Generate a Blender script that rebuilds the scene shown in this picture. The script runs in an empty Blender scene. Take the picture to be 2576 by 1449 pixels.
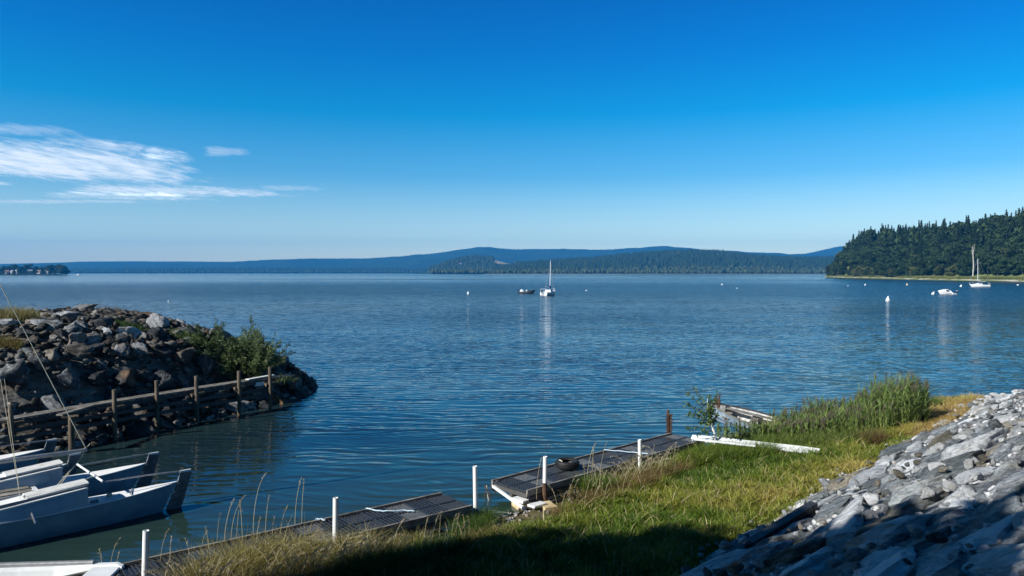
import bpy, math, random
import numpy as np
from mathutils import Vector, Matrix
R = math.radians
rng = np.random.default_rng(7)
random.seed(7)
S = bpy.context.scene
COL = S.collection
H = 5.8            # camera height above the lake
F = 740.0          # focal length in pixels at 1024 wide
HZ = 272.5         # row of the true horizon

def at(dx, dy, z=0.0):
    """a point of the place at height z, surveyed from the 2576-wide photograph"""
    px, py = dx*.3975, dy*.3975
    Y = (H-z)*F/(py-HZ)
    return Vector(((px-512)/F*Y, Y, z))

# ------------------------------------------------------------------ helpers
def tag(o, label=None, cat=None, group=None, kind=None):
    if label: o['label'] = label
    if cat: o['category'] = cat
    if group: o['group'] = group
    if kind: o['kind'] = kind
    return o

def thing(name, label, cat, loc=(0, 0, 0), rot=(0, 0, 0), group=None):
    o = bpy.data.objects.new(name, None); COL.objects.link(o)
    o.empty_display_size = .2
    o.location = loc; o.rotation_euler = rot
    return tag(o, label, cat, group)

def link(name, me, parent=None, loc=None):
    o = bpy.data.objects.new(name, me); COL.objects.link(o)
    if parent: o.parent = parent
    if loc is not None: o.location = loc
    return o

def copy_tree(o, parent=None):
    c = o.copy(); COL.objects.link(c)
    if parent: c.parent = parent
    for ch in o.children: copy_tree(ch, c)
    return c

def np_mesh(name, V, Fc, n, m, col=None, smooth=False):
    """V (k,3) verts, Fc (f,n) faces all of n corners"""
    me = bpy.data.meshes.new(name)
    V = np.asarray(V, np.float32); Fc = np.asarray(Fc, np.int32)
    me.vertices.add(len(V)); me.vertices.foreach_set('co', V.ravel())
    me.loops.add(Fc.size); me.loops.foreach_set('vertex_index', Fc.ravel())
    me.polygons.add(len(Fc))
    me.polygons.foreach_set('loop_start', np.arange(0, Fc.size, n, dtype=np.int32))
    me.polygons.foreach_set('loop_total', np.full(len(Fc), n, np.int32))
    if smooth: me.polygons.foreach_set('use_smooth', np.ones(len(Fc), bool))
    if col is not None:
        a = me.color_attributes.new('Tint', 'FLOAT_COLOR', 'POINT')
        c4 = np.ones((len(V), 4), np.float32); c4[:, :3] = col
        a.data.foreach_set('color', c4.ravel())
    me.update(calc_edges=True)
    if m: me.materials.append(m)
    return me

class MB:
    def __init__(s, org=(0, 0, 0)): s.v = []; s.f = []; s.o = Vector(org)
    def add(s, vs, fs):
        b = len(s.v); s.v += [Vector(v)-s.o for v in vs]; s.f += [tuple(b+i for i in f) for f in fs]; return s
    def box(s, c, size, M=None):
        hx, hy, hz = [k/2 for k in size]; c = Vector(c)
        vs = [Vector((x, y, z)) for x in (-hx, hx) for y in (-hy, hy) for z in (-hz, hz)]
        if M is not None: vs = [M @ v for v in vs]
        return s.add([c+v for v in vs], [(0, 1, 3, 2), (4, 6, 7, 5), (0, 4, 5, 1), (2, 3, 7, 6), (0, 2, 6, 4), (1, 5, 7, 3)])
    def bar(s, a, b, w, h, up=(0, 0, 1)):
        a = Vector(a); b = Vector(b); d = (b-a); L = d.length; d.normalize()
        y = Vector(up).cross(d)
        if y.length < 1e-4: y = Vector((0, 1, 0))
        y.normalize(); z = d.cross(y)
        return s.box((a+b)/2, (L, w, h), Matrix((d, y, z)).transposed())
    def tube(s, pts, r, n=8, cap=True):
        pts = [Vector(p) for p in pts]; k = len(pts)
        rr = r if isinstance(r, (list, tuple)) else [r]*k
        vs = []; fs = []; prev = None
        for i, p in enumerate(pts):
            d = (pts[min(i+1, k-1)]-pts[max(i-1, 0)]).normalized()
            if prev is None:
                x = d.orthogonal().normalized()
            else:
                x = (prev-d*prev.dot(d)).normalized()
            prev = x; y = d.cross(x)
            for j in range(n):
                a = 2*math.pi*j/n; vs.append(p+(x*math.cos(a)+y*math.sin(a))*rr[i])
        for i in range(k-1):
            for j in range(n):
                fs.append((i*n+j, i*n+(j+1) % n, (i+1)*n+(j+1) % n, (i+1)*n+j))
        if cap: fs.append(tuple(range(n-1, -1, -1))); fs.append(tuple((k-1)*n+j for j in range(n)))
        return s.add(vs, fs)
    def loft(s, secs, closed=True, caps=True):
        n = len(secs[0]); vs = [p for q in secs for p in q]; fs = []
        for i in range(len(secs)-1):
            for j in range(n if closed else n-1):
                fs.append((i*n+j, (i+1)*n+j, (i+1)*n+(j+1) % n, i*n+(j+1) % n))
        if caps: fs.append(tuple(range(n))); fs.append(tuple((len(secs)-1)*n+j for j in range(n-1, -1, -1)))
        return s.add(vs, fs)
    def lathe(s, prof, c=(0, 0, 0), n=16, M=None):
        c = Vector(c); vs = []; fs = []
        for (r, z) in prof:
            for j in range(n):
                a = 2*math.pi*j/n; v = Vector((r*math.cos(a), r*math.sin(a), z))
                vs.append(c+(M @ v if M is not None else v))
        for i in range(len(prof)-1):
            for j in range(n): fs.append((i*n+j, i*n+(j+1) % n, (i+1)*n+(j+1) % n, (i+1)*n+j))
        return s.add(vs, fs)
    def mesh(s, name, m, smooth=False, bevel=0):
        me = bpy.data.meshes.new(name); me.from_pydata([tuple(v) for v in s.v], [], s.f); me.materials.append(m)
        import bmesh
        b = bmesh.new(); b.from_mesh(me); bmesh.ops.recalc_face_normals(b, faces=b.faces)
        if bevel: bmesh.ops.bevel(b, geom=b.edges[:], offset=bevel, segments=1, affect='EDGES')
        b.to_mesh(me); b.free()
        if smooth:
            me.polygons.foreach_set('use_smooth', np.ones(len(me.polygons), bool))
            try: me.set_sharp_from_angle(angle=R(40))
            except Exception: pass
        return me
    def build(s, name, m, parent=None, smooth=False, bevel=0):
        return link(name, s.mesh(name, m, smooth, bevel), parent)

# value noise in numpy ------------------------------------------------
_perm = rng.random((256, 256))
def vnoise(x, y, sc=1.0, oct=3):
    x = np.asarray(x)*sc; y = np.asarray(y)*sc; out = 0; amp = 1; tot = 0
    for k in range(oct):
        xi = np.floor(x).astype(int); yi = np.floor(y).astype(int); fx = x-xi; fy = y-yi
        fx = fx*fx*(3-2*fx); fy = fy*fy*(3-2*fy)
        g = lambda a, b: _perm[(a+k*37) & 255, (b+k*91) & 255]
        v = (g(xi, yi)*(1-fx)+g(xi+1, yi)*fx)*(1-fy)+(g(xi, yi+1)*(1-fx)+g(xi+1, yi+1)*fx)*fy
        out = out+v*amp; tot += amp; amp *= .5; x = x*2.03; y = y*2.03
    return out/tot
def sstep(a, b, x):
    t = np.clip((x-a)/(b-a), 0, 1); return t*t*(3-2*t)

# ------------------------------------------------------------------ materials
class N:
    def __init__(s, name):
        s.m = bpy.data.materials.new(name); s.m.use_nodes = True
        s.t = s.m.node_tree; s.n = s.t.nodes; s.l = s.t.links
        s.b = s.n['Principled BSDF']; s.out = s.n['Material Output']
    def new(s, ty, **k):
        q = s.n.new(ty)
        for a, v in k.items(): setattr(q, a, v)
        return q
    def noise(s, vec, scale, detail=3, rough=.5, dist=0):
        q = s.new('ShaderNodeTexNoise'); q.inputs['Scale'].default_value = scale; q.inputs['Detail'].default_value = detail
        q.inputs['Roughness'].default_value = rough; q.inputs['Distortion'].default_value = dist
        if vec is not None: s.l.new(vec, q.inputs['Vector'])
        return q
    def map(s, vec, sc=(1, 1, 1), rot=(0, 0, 0), loc=(0, 0, 0)):
        q = s.new('ShaderNodeMapping'); q.inputs['Scale'].default_value = sc; q.inputs['Rotation'].default_value = rot; q.inputs['Location'].default_value = loc
        s.l.new(vec, q.inputs['Vector']); return q.outputs[0]
    def ramp(s, fac, pts, interp='LINEAR'):
        q = s.new('ShaderNodeValToRGB'); q.color_ramp.interpolation = interp; e = q.color_ramp.elements
        while len(e) < len(pts): e.new(.5)
        for i, (p, c) in enumerate(pts):
            e[i].position = p; e[i].color = (c, c, c, 1) if isinstance(c, (int, float)) else (*c, 1)
        s.l.new(fac, q.inputs[0]); return q.outputs[0]
    def mix(s, f, a, b, mode='MIX'):
        q = s.new('ShaderNodeMix', data_type='RGBA', blend_type=mode)
        for i, v in ((0, f), (6, a), (7, b)):
            if isinstance(v, (int, float)): q.inputs[i].default_value = v if i == 0 else (v, v, v, 1)
            elif isinstance(v, tuple): q.inputs[i].default_value = (*v, 1)
            else: s.l.new(v, q.inputs[i])
        return q.outputs[2]
    def math(s, op, a, b=None, c=None, clamp=False):
        q = s.new('ShaderNodeMath', operation=op, use_clamp=clamp)
        for i, v in enumerate((a, b, c)):
            if v is None: continue
            if isinstance(v, (int, float)): q.inputs[i].default_value = v
            else: s.l.new(v, q.inputs[i])
        return q.outputs[0]
    def bump(s, h, strength=.5, dist=.02, normal=None):
        q = s.new('ShaderNodeBump'); q.inputs['Strength'].default_value = strength; q.inputs['Distance'].default_value = dist
        s.l.new(h, q.inputs['Height'])
        if normal is not None: s.l.new(normal, q.inputs['Normal'])
        return q.outputs[0]
    def base(s, c, rough=.6, normal=None, spec=.5):
        if isinstance(c, tuple): s.b.inputs['Base Color'].default_value = (*c, 1)
        else: s.l.new(c, s.b.inputs['Base Color'])
        if isinstance(rough, (int, float)): s.b.inputs['Roughness'].default_value = rough
        else: s.l.new(rough, s.b.inputs['Roughness'])
        if normal is not None: s.l.new(normal, s.b.inputs['Normal'])
        s.b.inputs['Specular IOR Level'].default_value = spec
        return s.m

def simple(name, c1, c2, scale=6, rough=.5, bump=.3, bd=.005, stretch=(1, 1, 1), metallic=0, lo=.35, hi=.7, detail=4):
    n = N(name); tc = n.new('ShaderNodeTexCoord').outputs['Object']
    v = n.map(tc, stretch); q = n.noise(v, scale, detail, .6)
    c = n.ramp(q.outputs[0], [(lo, c1), (hi, c2)])
    n.b.inputs['Metallic'].default_value = metallic
    return n.base(c, rough, n.bump(q.outputs[0], bump, bd))

M = {}
M['white'] = simple('white_paint', (.66, .69, .70), (.80, .82, .82), 3, .35, .1)
M['cabin_side'] = simple('shaded_cabin_paint', (.26, .38, .47), (.42, .50, .56), 1.5, .45, .15)  # white cabin sides toned down and blued to look shaded under the roof
M['white_deck'] = simple('white_deck_paint', (.72, .73, .72), (.84, .85, .85), 2, .5, .1)
M['hull_paint'] = simple('old_shaded_hull_paint', (.11, .22, .30), (.21, .34, .42), 2.2, .4, .15, detail=9)  # stained blue-grey paint, darkened to put the hull's shaded side into the colour
M['grey_hatch'] = simple('weathered_hatch', (.45, .46, .45), (.72, .72, .69), 3, .6, .2, stretch=(1, 3, 1))
M['rail_grey'] = simple('grey_rail', (.12, .15, .18), (.2, .24, .28), 8, .4)
M['rudder'] = simple('rudder_ply', (.06, .07, .08), (.18, .19, .20), 4, .5, .2, stretch=(1, 1, 2))
M['alu'] = simple('dull_aluminium', (.35, .36, .37), (.5, .51, .52), 10, .35, .1, metallic=.6)
M['rope'] = simple('pale_rope', (.55, .5, .36), (.72, .68, .52), 60, .8)
M['blue_rope'] = simple('blue_white_rope', (.25, .45, .6), (.75, .8, .82), 30, .8)
M['pipe'] = simple('white_pipe_paint', (.62, .60, .56), (.80, .81, .80), 9, .4, .3, lo=.3, hi=.45, stretch=(1, 1, .4))
M['grating'] = simple('dark_plastic_grating', (.02, .023, .03), (.045, .05, .058), 20, .40, .2)
M['grating_band'] = simple('worn_plastic_band', (.05, .056, .062), (.11, .12, .13), 14, .4, .2)
M['beam_wood'] = simple('weathered_beam', (.08, .076, .07), (.30, .285, .25), 5, .7, .5, stretch=(.5, .5, 6))
M['dark_wood'] = simple('dark_old_timber', (.035, .035, .038), (.085, .08, .075), 6, .75, .5, stretch=(.4, .4, 5))
M['post_wood'] = simple('round_post_wood', (.035, .028, .02), (.17, .125, .08), 7, .8, .6, stretch=(2, 2, .3))
M['rust'] = simple('rusty_iron', (.035, .02, .015), (.13, .065, .035), 14, .85, .8, .01)
M['rubber'] = simple('tyre_rubber', (.008, .008, .009), (.022, .022, .023), 20, .55, .2)
M['dark_steel'] = simple('dark_steel', (.03, .035, .04), (.08, .085, .09), 8, .5, .3, metallic=.3)
M['black'] = simple('black_plastic', (.008, .008, .01), (.02, .02, .022), 10, .3)
M['glass'] = simple('dark_window', (.006, .008, .012), (.012, .015, .02), 10, .05)
M['navy'] = simple('navy_canvas', (.012, .03, .10), (.02, .05, .16), 8, .7)
M['skiff'] = simple('grey_skiff_hull', (.05, .055, .065), (.12, .125, .135), 3, .35, .1)
M['foam'] = simple('cream_foam', (.45, .33, .16), (.68, .58, .38), 5, .8, .5, .02)
M['plaster'] = simple('pale_plaster', (.30, .29, .27), (.45, .43, .40), .5, .8)
M['roof'] = simple('brown_roof', (.12, .07, .05), (.22, .13, .09), 1, .8)
M['greyroof'] = simple('grey_roof', (.25, .25, .26), (.4, .4, .42), 1, .6)
M['bark'] = simple('grey_bark', (.05, .042, .035), (.12, .10, .085), 5, .9, .8, stretch=(3, 3, .5))
M['pale_bark'] = simple('pale_dead_bark', (.35, .33, .30), (.55, .53, .5), 1, .8)
M['birch_bark'] = simple('birch_bark', (.12, .11, .10), (.75, .74, .70), 18, .7, .2, stretch=(.5, .5, 3), lo=.32, hi=.42)
M['blue_worn'] = simple('peeling_blue_paint', (.10, .17, .26), (.34, .40, .43), 9, .7, .5)
M['old_white'] = simple('peeling_white_paint', (.28, .28, .27), (.72, .73, .72), 7, .7, .5)
M['sand'] = simple('shore_sand', (.33, .32, .24), (.52, .49, .39), .2, .9)

def leafmat(name, rough=.5, trans=.35, vary=.25, spec=.3):
    n = N(name); a = n.new('ShaderNodeVertexColor', layer_name='Tint').outputs[0]
    oi = n.new('ShaderNodeObjectInfo').outputs['Random']
    hs = n.new('ShaderNodeHueSaturation')
    n.l.new(a, hs.inputs['Color'])
    n.l.new(n.math('MULTIPLY_ADD', oi, vary*2, 1-vary), hs.inputs['Value'])
    n.l.new(n.math('MULTIPLY_ADD', oi, -.03, .515), hs.inputs['Hue'])
    n.base(hs.outputs[0], rough, spec=spec)
    tr = n.new('ShaderNodeBsdfTranslucent'); n.l.new(hs.outputs[0], tr.inputs[0])
    mx = n.new('ShaderNodeMixShader'); mx.inputs[0].default_value = trans
    n.l.new(n.b.outputs[0], mx.inputs[1]); n.l.new(tr.outputs[0], mx.inputs[2]); n.l.new(mx.outputs[0], n.out.inputs[0])
    return n.m
M['leaf'] = leafmat('leaf_foliage'); M['blade'] = leafmat('grass_blades', .5, .35, 0, .25)
M['needle'] = leafmat('tree_foliage', .7, .15, .28, .15)

def rockmat(name, dark, mid, light, rust, island=False, thr=(.36, .5, .66), rustamt=.5):
    n = N(name); tc = n.new('ShaderNodeTexCoord').outputs['Object']
    rnd = (n.new('ShaderNodeNewGeometry').outputs['Random Per Island'] if island else n.new('ShaderNodeObjectInfo').outputs['Random'])
    off = n.new('ShaderNodeVectorMath', operation='ADD'); n.l.new(tc, off.inputs[0])
    cb = n.new('ShaderNodeCombineXYZ'); n.l.new(n.math('MULTIPLY', rnd, 37.), cb.inputs[0]); n.l.new(n.math('MULTIPLY', rnd, 91.), cb.inputs[1]); n.l.new(cb.outputs[0], off.inputs[1])
    v = n.map(off.outputs[0], (1, 1, 3.2), (.25, .15, .3))
    a = n.noise(v, 2.2, 6, .65, .6); b = n.noise(v, 9, 5, .7, .4); r = n.noise(off.outputs[0], 1.1, 3, .6)
    f = n.math('ADD', n.math('MULTIPLY', a.outputs[0], .6), n.math('MULTIPLY', b.outputs[0], .4))
    f = n.math('ADD', f, n.math('MULTIPLY_ADD', rnd, .26, -.13))
    c = n.ramp(f, [(thr[0], dark), (thr[1], mid), (thr[2], light)])
    rf = n.ramp(n.math('ADD', r.outputs[0], n.math('MULTIPLY_ADD', n.math('FRACT', n.math('MULTIPLY', rnd, 7.3)), .3, -.15)), [(.58, 0.), (.70, rustamt)])
    c = n.mix(rf, c, rust)
    hh = n.math('ADD', n.math('MULTIPLY', a.outputs[0], 1.), n.math('MULTIPLY', b.outputs[0], .45))
    return n.base(c, .75, n.bump(hh, 1., .10), spec=.3)
RK = dict(
 grey=rockmat('grey_schist', (.012, .014, .018), (.055, .06, .064), (.32, .335, .345), (.20, .12, .055)),
 white=rockmat('white_quartz_rock', (.04, .045, .05), (.24, .26, .27), (.60, .63, .65), (.28, .2, .1), rustamt=.3),
 brown=rockmat('rusty_schist', (.015, .014, .013), (.065, .056, .046), (.26, .235, .20), (.22, .11, .04), rustamt=.9))
RK['mixed'] = rockmat('mixed_rubble', (.05, .05, .05), (.20, .19, .18), (.55, .55, .54), (.24, .15, .08), island=True, thr=(.3, .45, .62))
RK['dark_mixed'] = rockmat('dark_rubble', (.014, .014, .014), (.055, .052, .048), (.22, .215, .20), (.13, .08, .04), island=True)  # stone colour darkened so gaps between the boulders read as deep shade
SL = dict(
 pale=rockmat('pale_slab', (.17, .19, .21), (.44, .46, .48), (.76, .78, .80), (.34, .28, .2), rustamt=.35, thr=(.3, .44, .6)),
 slate=rockmat('slate_slab', (.08, .095, .10), (.21, .235, .25), (.45, .48, .49), (.22, .17, .11), rustamt=.4),
 tan=rockmat('tan_slab', (.09, .085, .07), (.22, .20, .16), (.48, .45, .38), (.30, .19, .09), rustamt=.7))
SL['mixed'] = rockmat('slope_rubble', (.09, .10, .11), (.28, .29, .3), (.66, .67, .68), (.3, .2, .1), island=True, thr=(.28, .42, .58))

# water ---------------------------------------------------------------
DX, DY = .675, .738        # along-shore direction (tau); across (s) is (DY,-DX)
def water_mat():
    n = N('lake_water'); geo = n.new('ShaderNodeNewGeometry'); P = geo.outputs['Position']
    sep = n.new('ShaderNodeSeparateXYZ'); n.l.new(P, sep.inputs[0])
    X, Y = sep.outputs[0], sep.outputs[1]
    cd = n.new('ShaderNodeVectorMath', operation='LENGTH'); n.l.new(P, cd.inputs[0]); D = cd.outputs['Value']
    def mr(v, a, b, c, d):
        q = n.new('ShaderNodeMapRange', interpolation_type='SMOOTHSTEP')
        for i, k in enumerate((a, b, c, d)): q.inputs[i+1].default_value = k
        n.l.new(v, q.inputs[0]); return q.outputs[0]
    # slope fields (x and y slope of the surface) at several wavelengths
    def field(sc, stretch, rot, detail=2, dist=0.4, rough=.5):
        v = n.map(P, stretch, (0, 0, R(rot)))
        q = n.noise(v, sc, detail, rough, dist)
        s2 = n.new('ShaderNodeSeparateColor'); n.l.new(q.outputs['Color'], s2.inputs[0])
        return n.math('SUBTRACT', s2.outputs[0], .5), n.math('SUBTRACT', s2.outputs[1], .5)
    gust = n.noise(n.map(P, (.012, .03, 1), (0, 0, R(-8))), 1., 4, .6)
    gf = mr(gust.outputs[0], .36, .62, .55, 1.15)
    calm = n.noise(n.map(P, (.0007, .0028, 1), (0, 0, R(2))), 1., 4, .6)
    cf = mr(calm.outputs[0], .50, .60, .14, .8)
    far = mr(D, 300, 650, 0., 1.)
    cf2 = n.math('ADD', n.math('MULTIPLY', cf, far), n.math('SUBTRACT', 1., far))
    near = n.math('MULTIPLY', mr(D, 15, 40, .8, 1.), mr(D, 60, 170, 1., 2.1))          # sheltered, smoother water by the docks
    amp = n.math('MULTIPLY', n.math('MULTIPLY', gf, cf2), near)
    def train(lam, deg, dsc, damp, seed):
        """one long-crested train of ripples: slope along its travel direction"""
        k = 2*math.pi/lam; th = R(deg); kx, ky = math.sin(th)*k, math.cos(th)*k
        dn = n.noise(n.map(P, (dsc, dsc*1.9, 1), (0, 0, 0), (seed, seed*2, 0)), 1., 2, .5)
        ph = n.math('ADD', n.math('ADD', n.math('MULTIPLY', X, kx), n.math('MULTIPLY', Y, ky)), n.math('MULTIPLY', dn.outputs[0], damp))
        m_ = n.noise(n.map(P, (.16, .45, 1), (0, 0, 0), (seed*3, 5, 0)), 1., 2, .5)
        return n.math('MULTIPLY', n.math('SINE', ph), mr(m_.outputs[0], .34, .66, .1, 1.)), math.sin(th), math.cos(th)
    T_ = [(train(.52, 4, .22, 26, 3), .068), (train(.40, -9, .30, 24, 11), .055), (train(.85, 1, .12, 20, 17), .045), (train(.27, 16, .5, 22, 23), .042)]
    ax, ay = field(2.2, (.30, 1, 1), 5, 2, .9)
    bx, by = field(4.2, (.38, 1, 1), -9, 2, .6)
    c_x, c_y = field(.22, (.5, 1, 1), -14, 1, .5)
    w_b = mr(D, 28, 90, .10, 1.)
    w_t = mr(D, 22, 60, 1., 1.25)
    sy = n.math('MULTIPLY', c_y, .10); sx = None
    for (t_, kx_, ky_), am in T_:
        q = n.math('MULTIPLY', n.math('MULTIPLY', t_, am), w_t)
        sy = n.math('ADD', sy, n.math('MULTIPLY', q, ky_)); qx = n.math('MULTIPLY', q, kx_)
        sx = qx if sx is None else n.math('ADD', sx, qx)
    sy = n.math('ADD', sy, n.math('MULTIPLY', n.math('ADD', n.math('MULTIPLY', ay, .72), n.math('MULTIPLY', by, .62)), n.math('MULTIPLY', w_b, mr(D, 90, 180, 1., 1.25))))
    sx = n.math('ADD', sx, n.math('MULTIPLY', n.math('ADD', n.math('MULTIPLY', ax, .5), n.math('MULTIPLY', bx, .6)), n.math('MULTIPLY', w_b, mr(D, 90, 180, 1., 2.2))))
    cb = n.new('ShaderNodeCombineXYZ'); n.l.new(n.math('MULTIPLY', sx, amp), cb.inputs[0]); n.l.new(n.math('MULTIPLY', sy, amp), cb.inputs[1]); cb.inputs[2].default_value = 1
    nm = n.new('ShaderNodeVectorMath', operation='NORMALIZE'); n.l.new(cb.outputs[0], nm.inputs[0])
    # shallows: greener, browner water where the lake bed is near
    s_ = n.math('SUBTRACT', n.math('MULTIPLY', X, DY), n.math('MULTIPLY', Y, DX))
    s_ = n.math('ADD', s_, 6.27)
    wob = n.math('MULTIPLY_ADD', n.noise(P, .25, 3).outputs[0], 3., -1.5)
    sh1 = mr(n.math('ADD', s_, wob), -18., -7.5, 0., 1.)
    ub = n.math('ADD', n.math('SUBTRACT', n.math('MULTIPLY', X, .9), n.math('MULTIPLY', Y, .43)), 23.4)
    sh2 = n.math('MULTIPLY', mr(n.math('ADD', ub, wob), 1., 5., .4, 0.), mr(Y, 28, 36, 1., 0.))
    sh3 = n.math('MULTIPLY', mr(Y, 14, 34, .3, 0.), 1.)
    sh = n.math('MAXIMUM', n.math('MAXIMUM', sh1, sh2), sh3)
    body = n.mix(sh, (.007, .021, .033), (.020, .042, .032))
    n.base(body, n.math('MULTIPLY', mr(D, 60, 220, .05, .24), n.math('MAXIMUM', cf2, .45)), nm.outputs[0]); n.b.inputs['IOR'].default_value = 1.333
    return n.m
M['water'] = water_mat()

# ground --------------------------------------------------------------
def ground_mat():
    n = N('shore_soil'); P = n.new('ShaderNodeNewGeometry').outputs['Position']
    a = n.noise(P, .9, 5, .65); b = n.noise(P, 14, 4, .7)
    c = n.ramp(a.outputs[0], [(.38, (.030, .040, .014)), (.52, (.07, .065, .028)), (.66, (.12, .095, .05))])
    c = n.mix(n.ramp(b.outputs[0], [(.45, 0.), (.7, .6)]), c, (.16, .13, .09))
    return n.base(c, .95, n.bump(b.outputs[0], .8, .03), spec=.1)
M['soil'] = ground_mat()
M['bed'] = simple('stony_bed', (.05, .045, .035), (.22, .2, .17), 5, .9, .8, .05, detail=8)
def forest_floor(name, c1, c2, sc):
    n = N(name); P = n.new('ShaderNodeNewGeometry').outputs['Position']
    a = n.noise(P, sc, 8, .75); b = n.noise(P, sc*.12, 4, .6)
    c = n.ramp(a.outputs[0], [(.35, c1), (.65, c2)]); c = n.mix(n.ramp(b.outputs[0], [(.4, 0.), (.6, .5)]), c, tuple(k*.6 for k in c1))
    return n.base(c, .95, n.bump(a.outputs[0], 1., 6.), spec=.05)
M['hill'] = forest_floor('wooded_hill', (.018, .034, .016), (.045, .075, .03), .035)
M['meadow'] = simple('meadow_grass', (.10, .15, .03), (.20, .23, .07), .08, .9, .2, detail=6)
M['field'] = simple('mown_field', (.30, .27, .15), (.42, .37, .22), .01, .9, .1)

# ------------------------------------------------------------------ camera, light, sky
cam = bpy.data.cameras.new('camera'); co = bpy.data.objects.new('camera', cam); COL.objects.link(co); S.camera = co
co.location = (0, 0, H); co.rotation_euler = (R(90-1.2), 0, 0)
cam.lens = F/1024*36; cam.sensor_width = 36; cam.clip_start = .1; cam.clip_end = 60000
SUN_EL = 32.0; sh = Vector((-.85, -.53)).normalized()
sd = Vector((sh.x*math.cos(R(SUN_EL)), sh.y*math.cos(R(SUN_EL)), math.sin(R(SUN_EL))))
L = bpy.data.lights.new('sun', 'SUN'); L.energy = 5.0; L.angle = R(.5); L.color = (1., .97, .91)
lo = bpy.data.objects.new('sun', L); COL.objects.link(lo); lo.rotation_euler = sd.to_track_quat('Z', 'Y').to_euler(); lo.location = sd*100
W = bpy.data.worlds.new('World'); S.world = W; W.use_nodes = True
wt = W.node_tree; bg = wt.nodes['Background']
sky = wt.nodes.new('ShaderNodeTexSky'); sky.sky_type = 'NISHITA'; sky.sun_disc = False
sky.sun_elevation = R(SUN_EL); sky.sun_rotation = math.atan2(sh.x, sh.y)
sky.altitude = 700; sky.air_density = 1.0; sky.dust_density = .6; sky.ozone_density = 2.2
# the deep, saturated blue of this sky: hue/saturation and a per-elevation tint
tcw = wt.nodes.new('ShaderNodeTexCoord'); sp = wt.nodes.new('ShaderNodeSeparateXYZ'); wt.links.new(tcw.outputs['Generated'], sp.inputs[0])
rp = wt.nodes.new('ShaderNodeValToRGB'); wt.links.new(sp.outputs[2], rp.inputs[0])
SKYR = [(0.0, (1.4, 1.4, 1.25)), (.03, (1.3, 1.36, 1.22)), (.075, (.84, 1.03, 1.03)), (.126, (.31, .76, .96)), (.205, (.018, .64, .95)), (.28, (.008, .49, .95)), (.345, (.008, .41, .90)), (.42, (.012, .15, .28)), (.6, (.007, .06, .12)), (1.0, (.005, .04, .11))]
e = rp.color_ramp.elements
while len(e) < len(SKYR): e.new(.5)
for i, (p, c) in enumerate(SKYR): e[i].position = p; e[i].color = (*c, 1)
mu = wt.nodes.new('ShaderNodeMix'); mu.data_type = 'RGBA'; mu.blend_type = 'MULTIPLY'; mu.inputs[0].default_value = 1
wt.links.new(sky.outputs[0], mu.inputs[6]); wt.links.new(rp.outputs[0], mu.inputs[7])
wt.links.new(mu.outputs[2], bg.inputs[0]); bg.inputs[1].default_value = .10
S.view_settings.view_transform = 'Standard'; S.view_settings.look = 'None'; S.view_settings.gamma = 1; S.view_settings.exposure = .6
S.render.engine = 'CYCLES'; S.cycles.use_denoising = True; S.cycles.denoising_prefilter = 'ACCURATE'; S.cycles.denoising_input_passes = 'RGB_ALBEDO_NORMAL'
S.cycles.volume_bounces = 0; S.cycles.max_bounces = 8; S.cycles.transparent_max_bounces = 12
S.cycles.volume_step_rate = 10

# ------------------------------------------------------------------ ground of this shore
SWT = [-60, 0, 5, 9, 12, 20, 24, 27, 31, 36, 39, 200]; SWS = [-9, -7.9, -7.2, -6.3, -5.8, -5.6, -5.3, -5.1, -3.7, -1.6, -1.15, -1.15]
def st(x, y): return DY*(x-3.17)-DX*(y-12.75), DX*x+DY*y
def xy(s, t):     # inverse of st
    A = s+DY*3.17-DX*12.75
    return DY*A+DX*t, -DX*A+DY*t
def gz(x, y):
    s, t = st(np.asarray(x, float), np.asarray(y, float)); sw = np.interp(t, SWT, SWS)
    sw = sw+.5*(vnoise(x, y, .5, 2)-.5)
    fac = np.interp(t+1.9*np.maximum(s, 0), [32.6, 34.5, 36.5, 39, 44], [1, .84, .55, 0, -.6])
    z = np.where(s >= 0, np.minimum(.6+.55*s, 4.2)*fac, np.where(s > sw, .6*np.clip((s-sw)/-sw, 0, 1)**.95*fac, -np.minimum((sw-s)*.3, 1.6)))
    return z+.05*(vnoise(x, y, 1.2, 3)-.5)
def grid(name, x0, x1, y0, y1, nx, ny, zf, m, kind='structure', skip=None):
    xs = np.linspace(x0, x1, nx); ys = np.linspace(y0, y1, ny); XX, YY = np.meshgrid(xs, ys)
    V = np.stack([XX.ravel(), YY.ravel(), zf(XX, YY).ravel()], 1)
    i = np.arange((nx-1)*(ny-1)); r = i//(nx-1)*nx+i % (nx-1)
    Fc = np.stack([r, r+1, r+nx+1, r+nx], 1)
    if skip is not None: Fc = Fc[~skip(V[Fc].mean(1))]
    return link(name, np_mesh(name, V, Fc, 4, m, smooth=True))
tag(grid('ground', -60, 70, -50, 80, 300, 300, gz, M['soil']), kind='structure')
wat = MB(); wat.add([(-14000, -300, 0), (14000, -300, 0), (14000, 14000, 0), (-14000, 14000, 0)], [(0, 1, 2, 3)])
tag(wat.build('water', M['water']), kind='structure')

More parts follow.
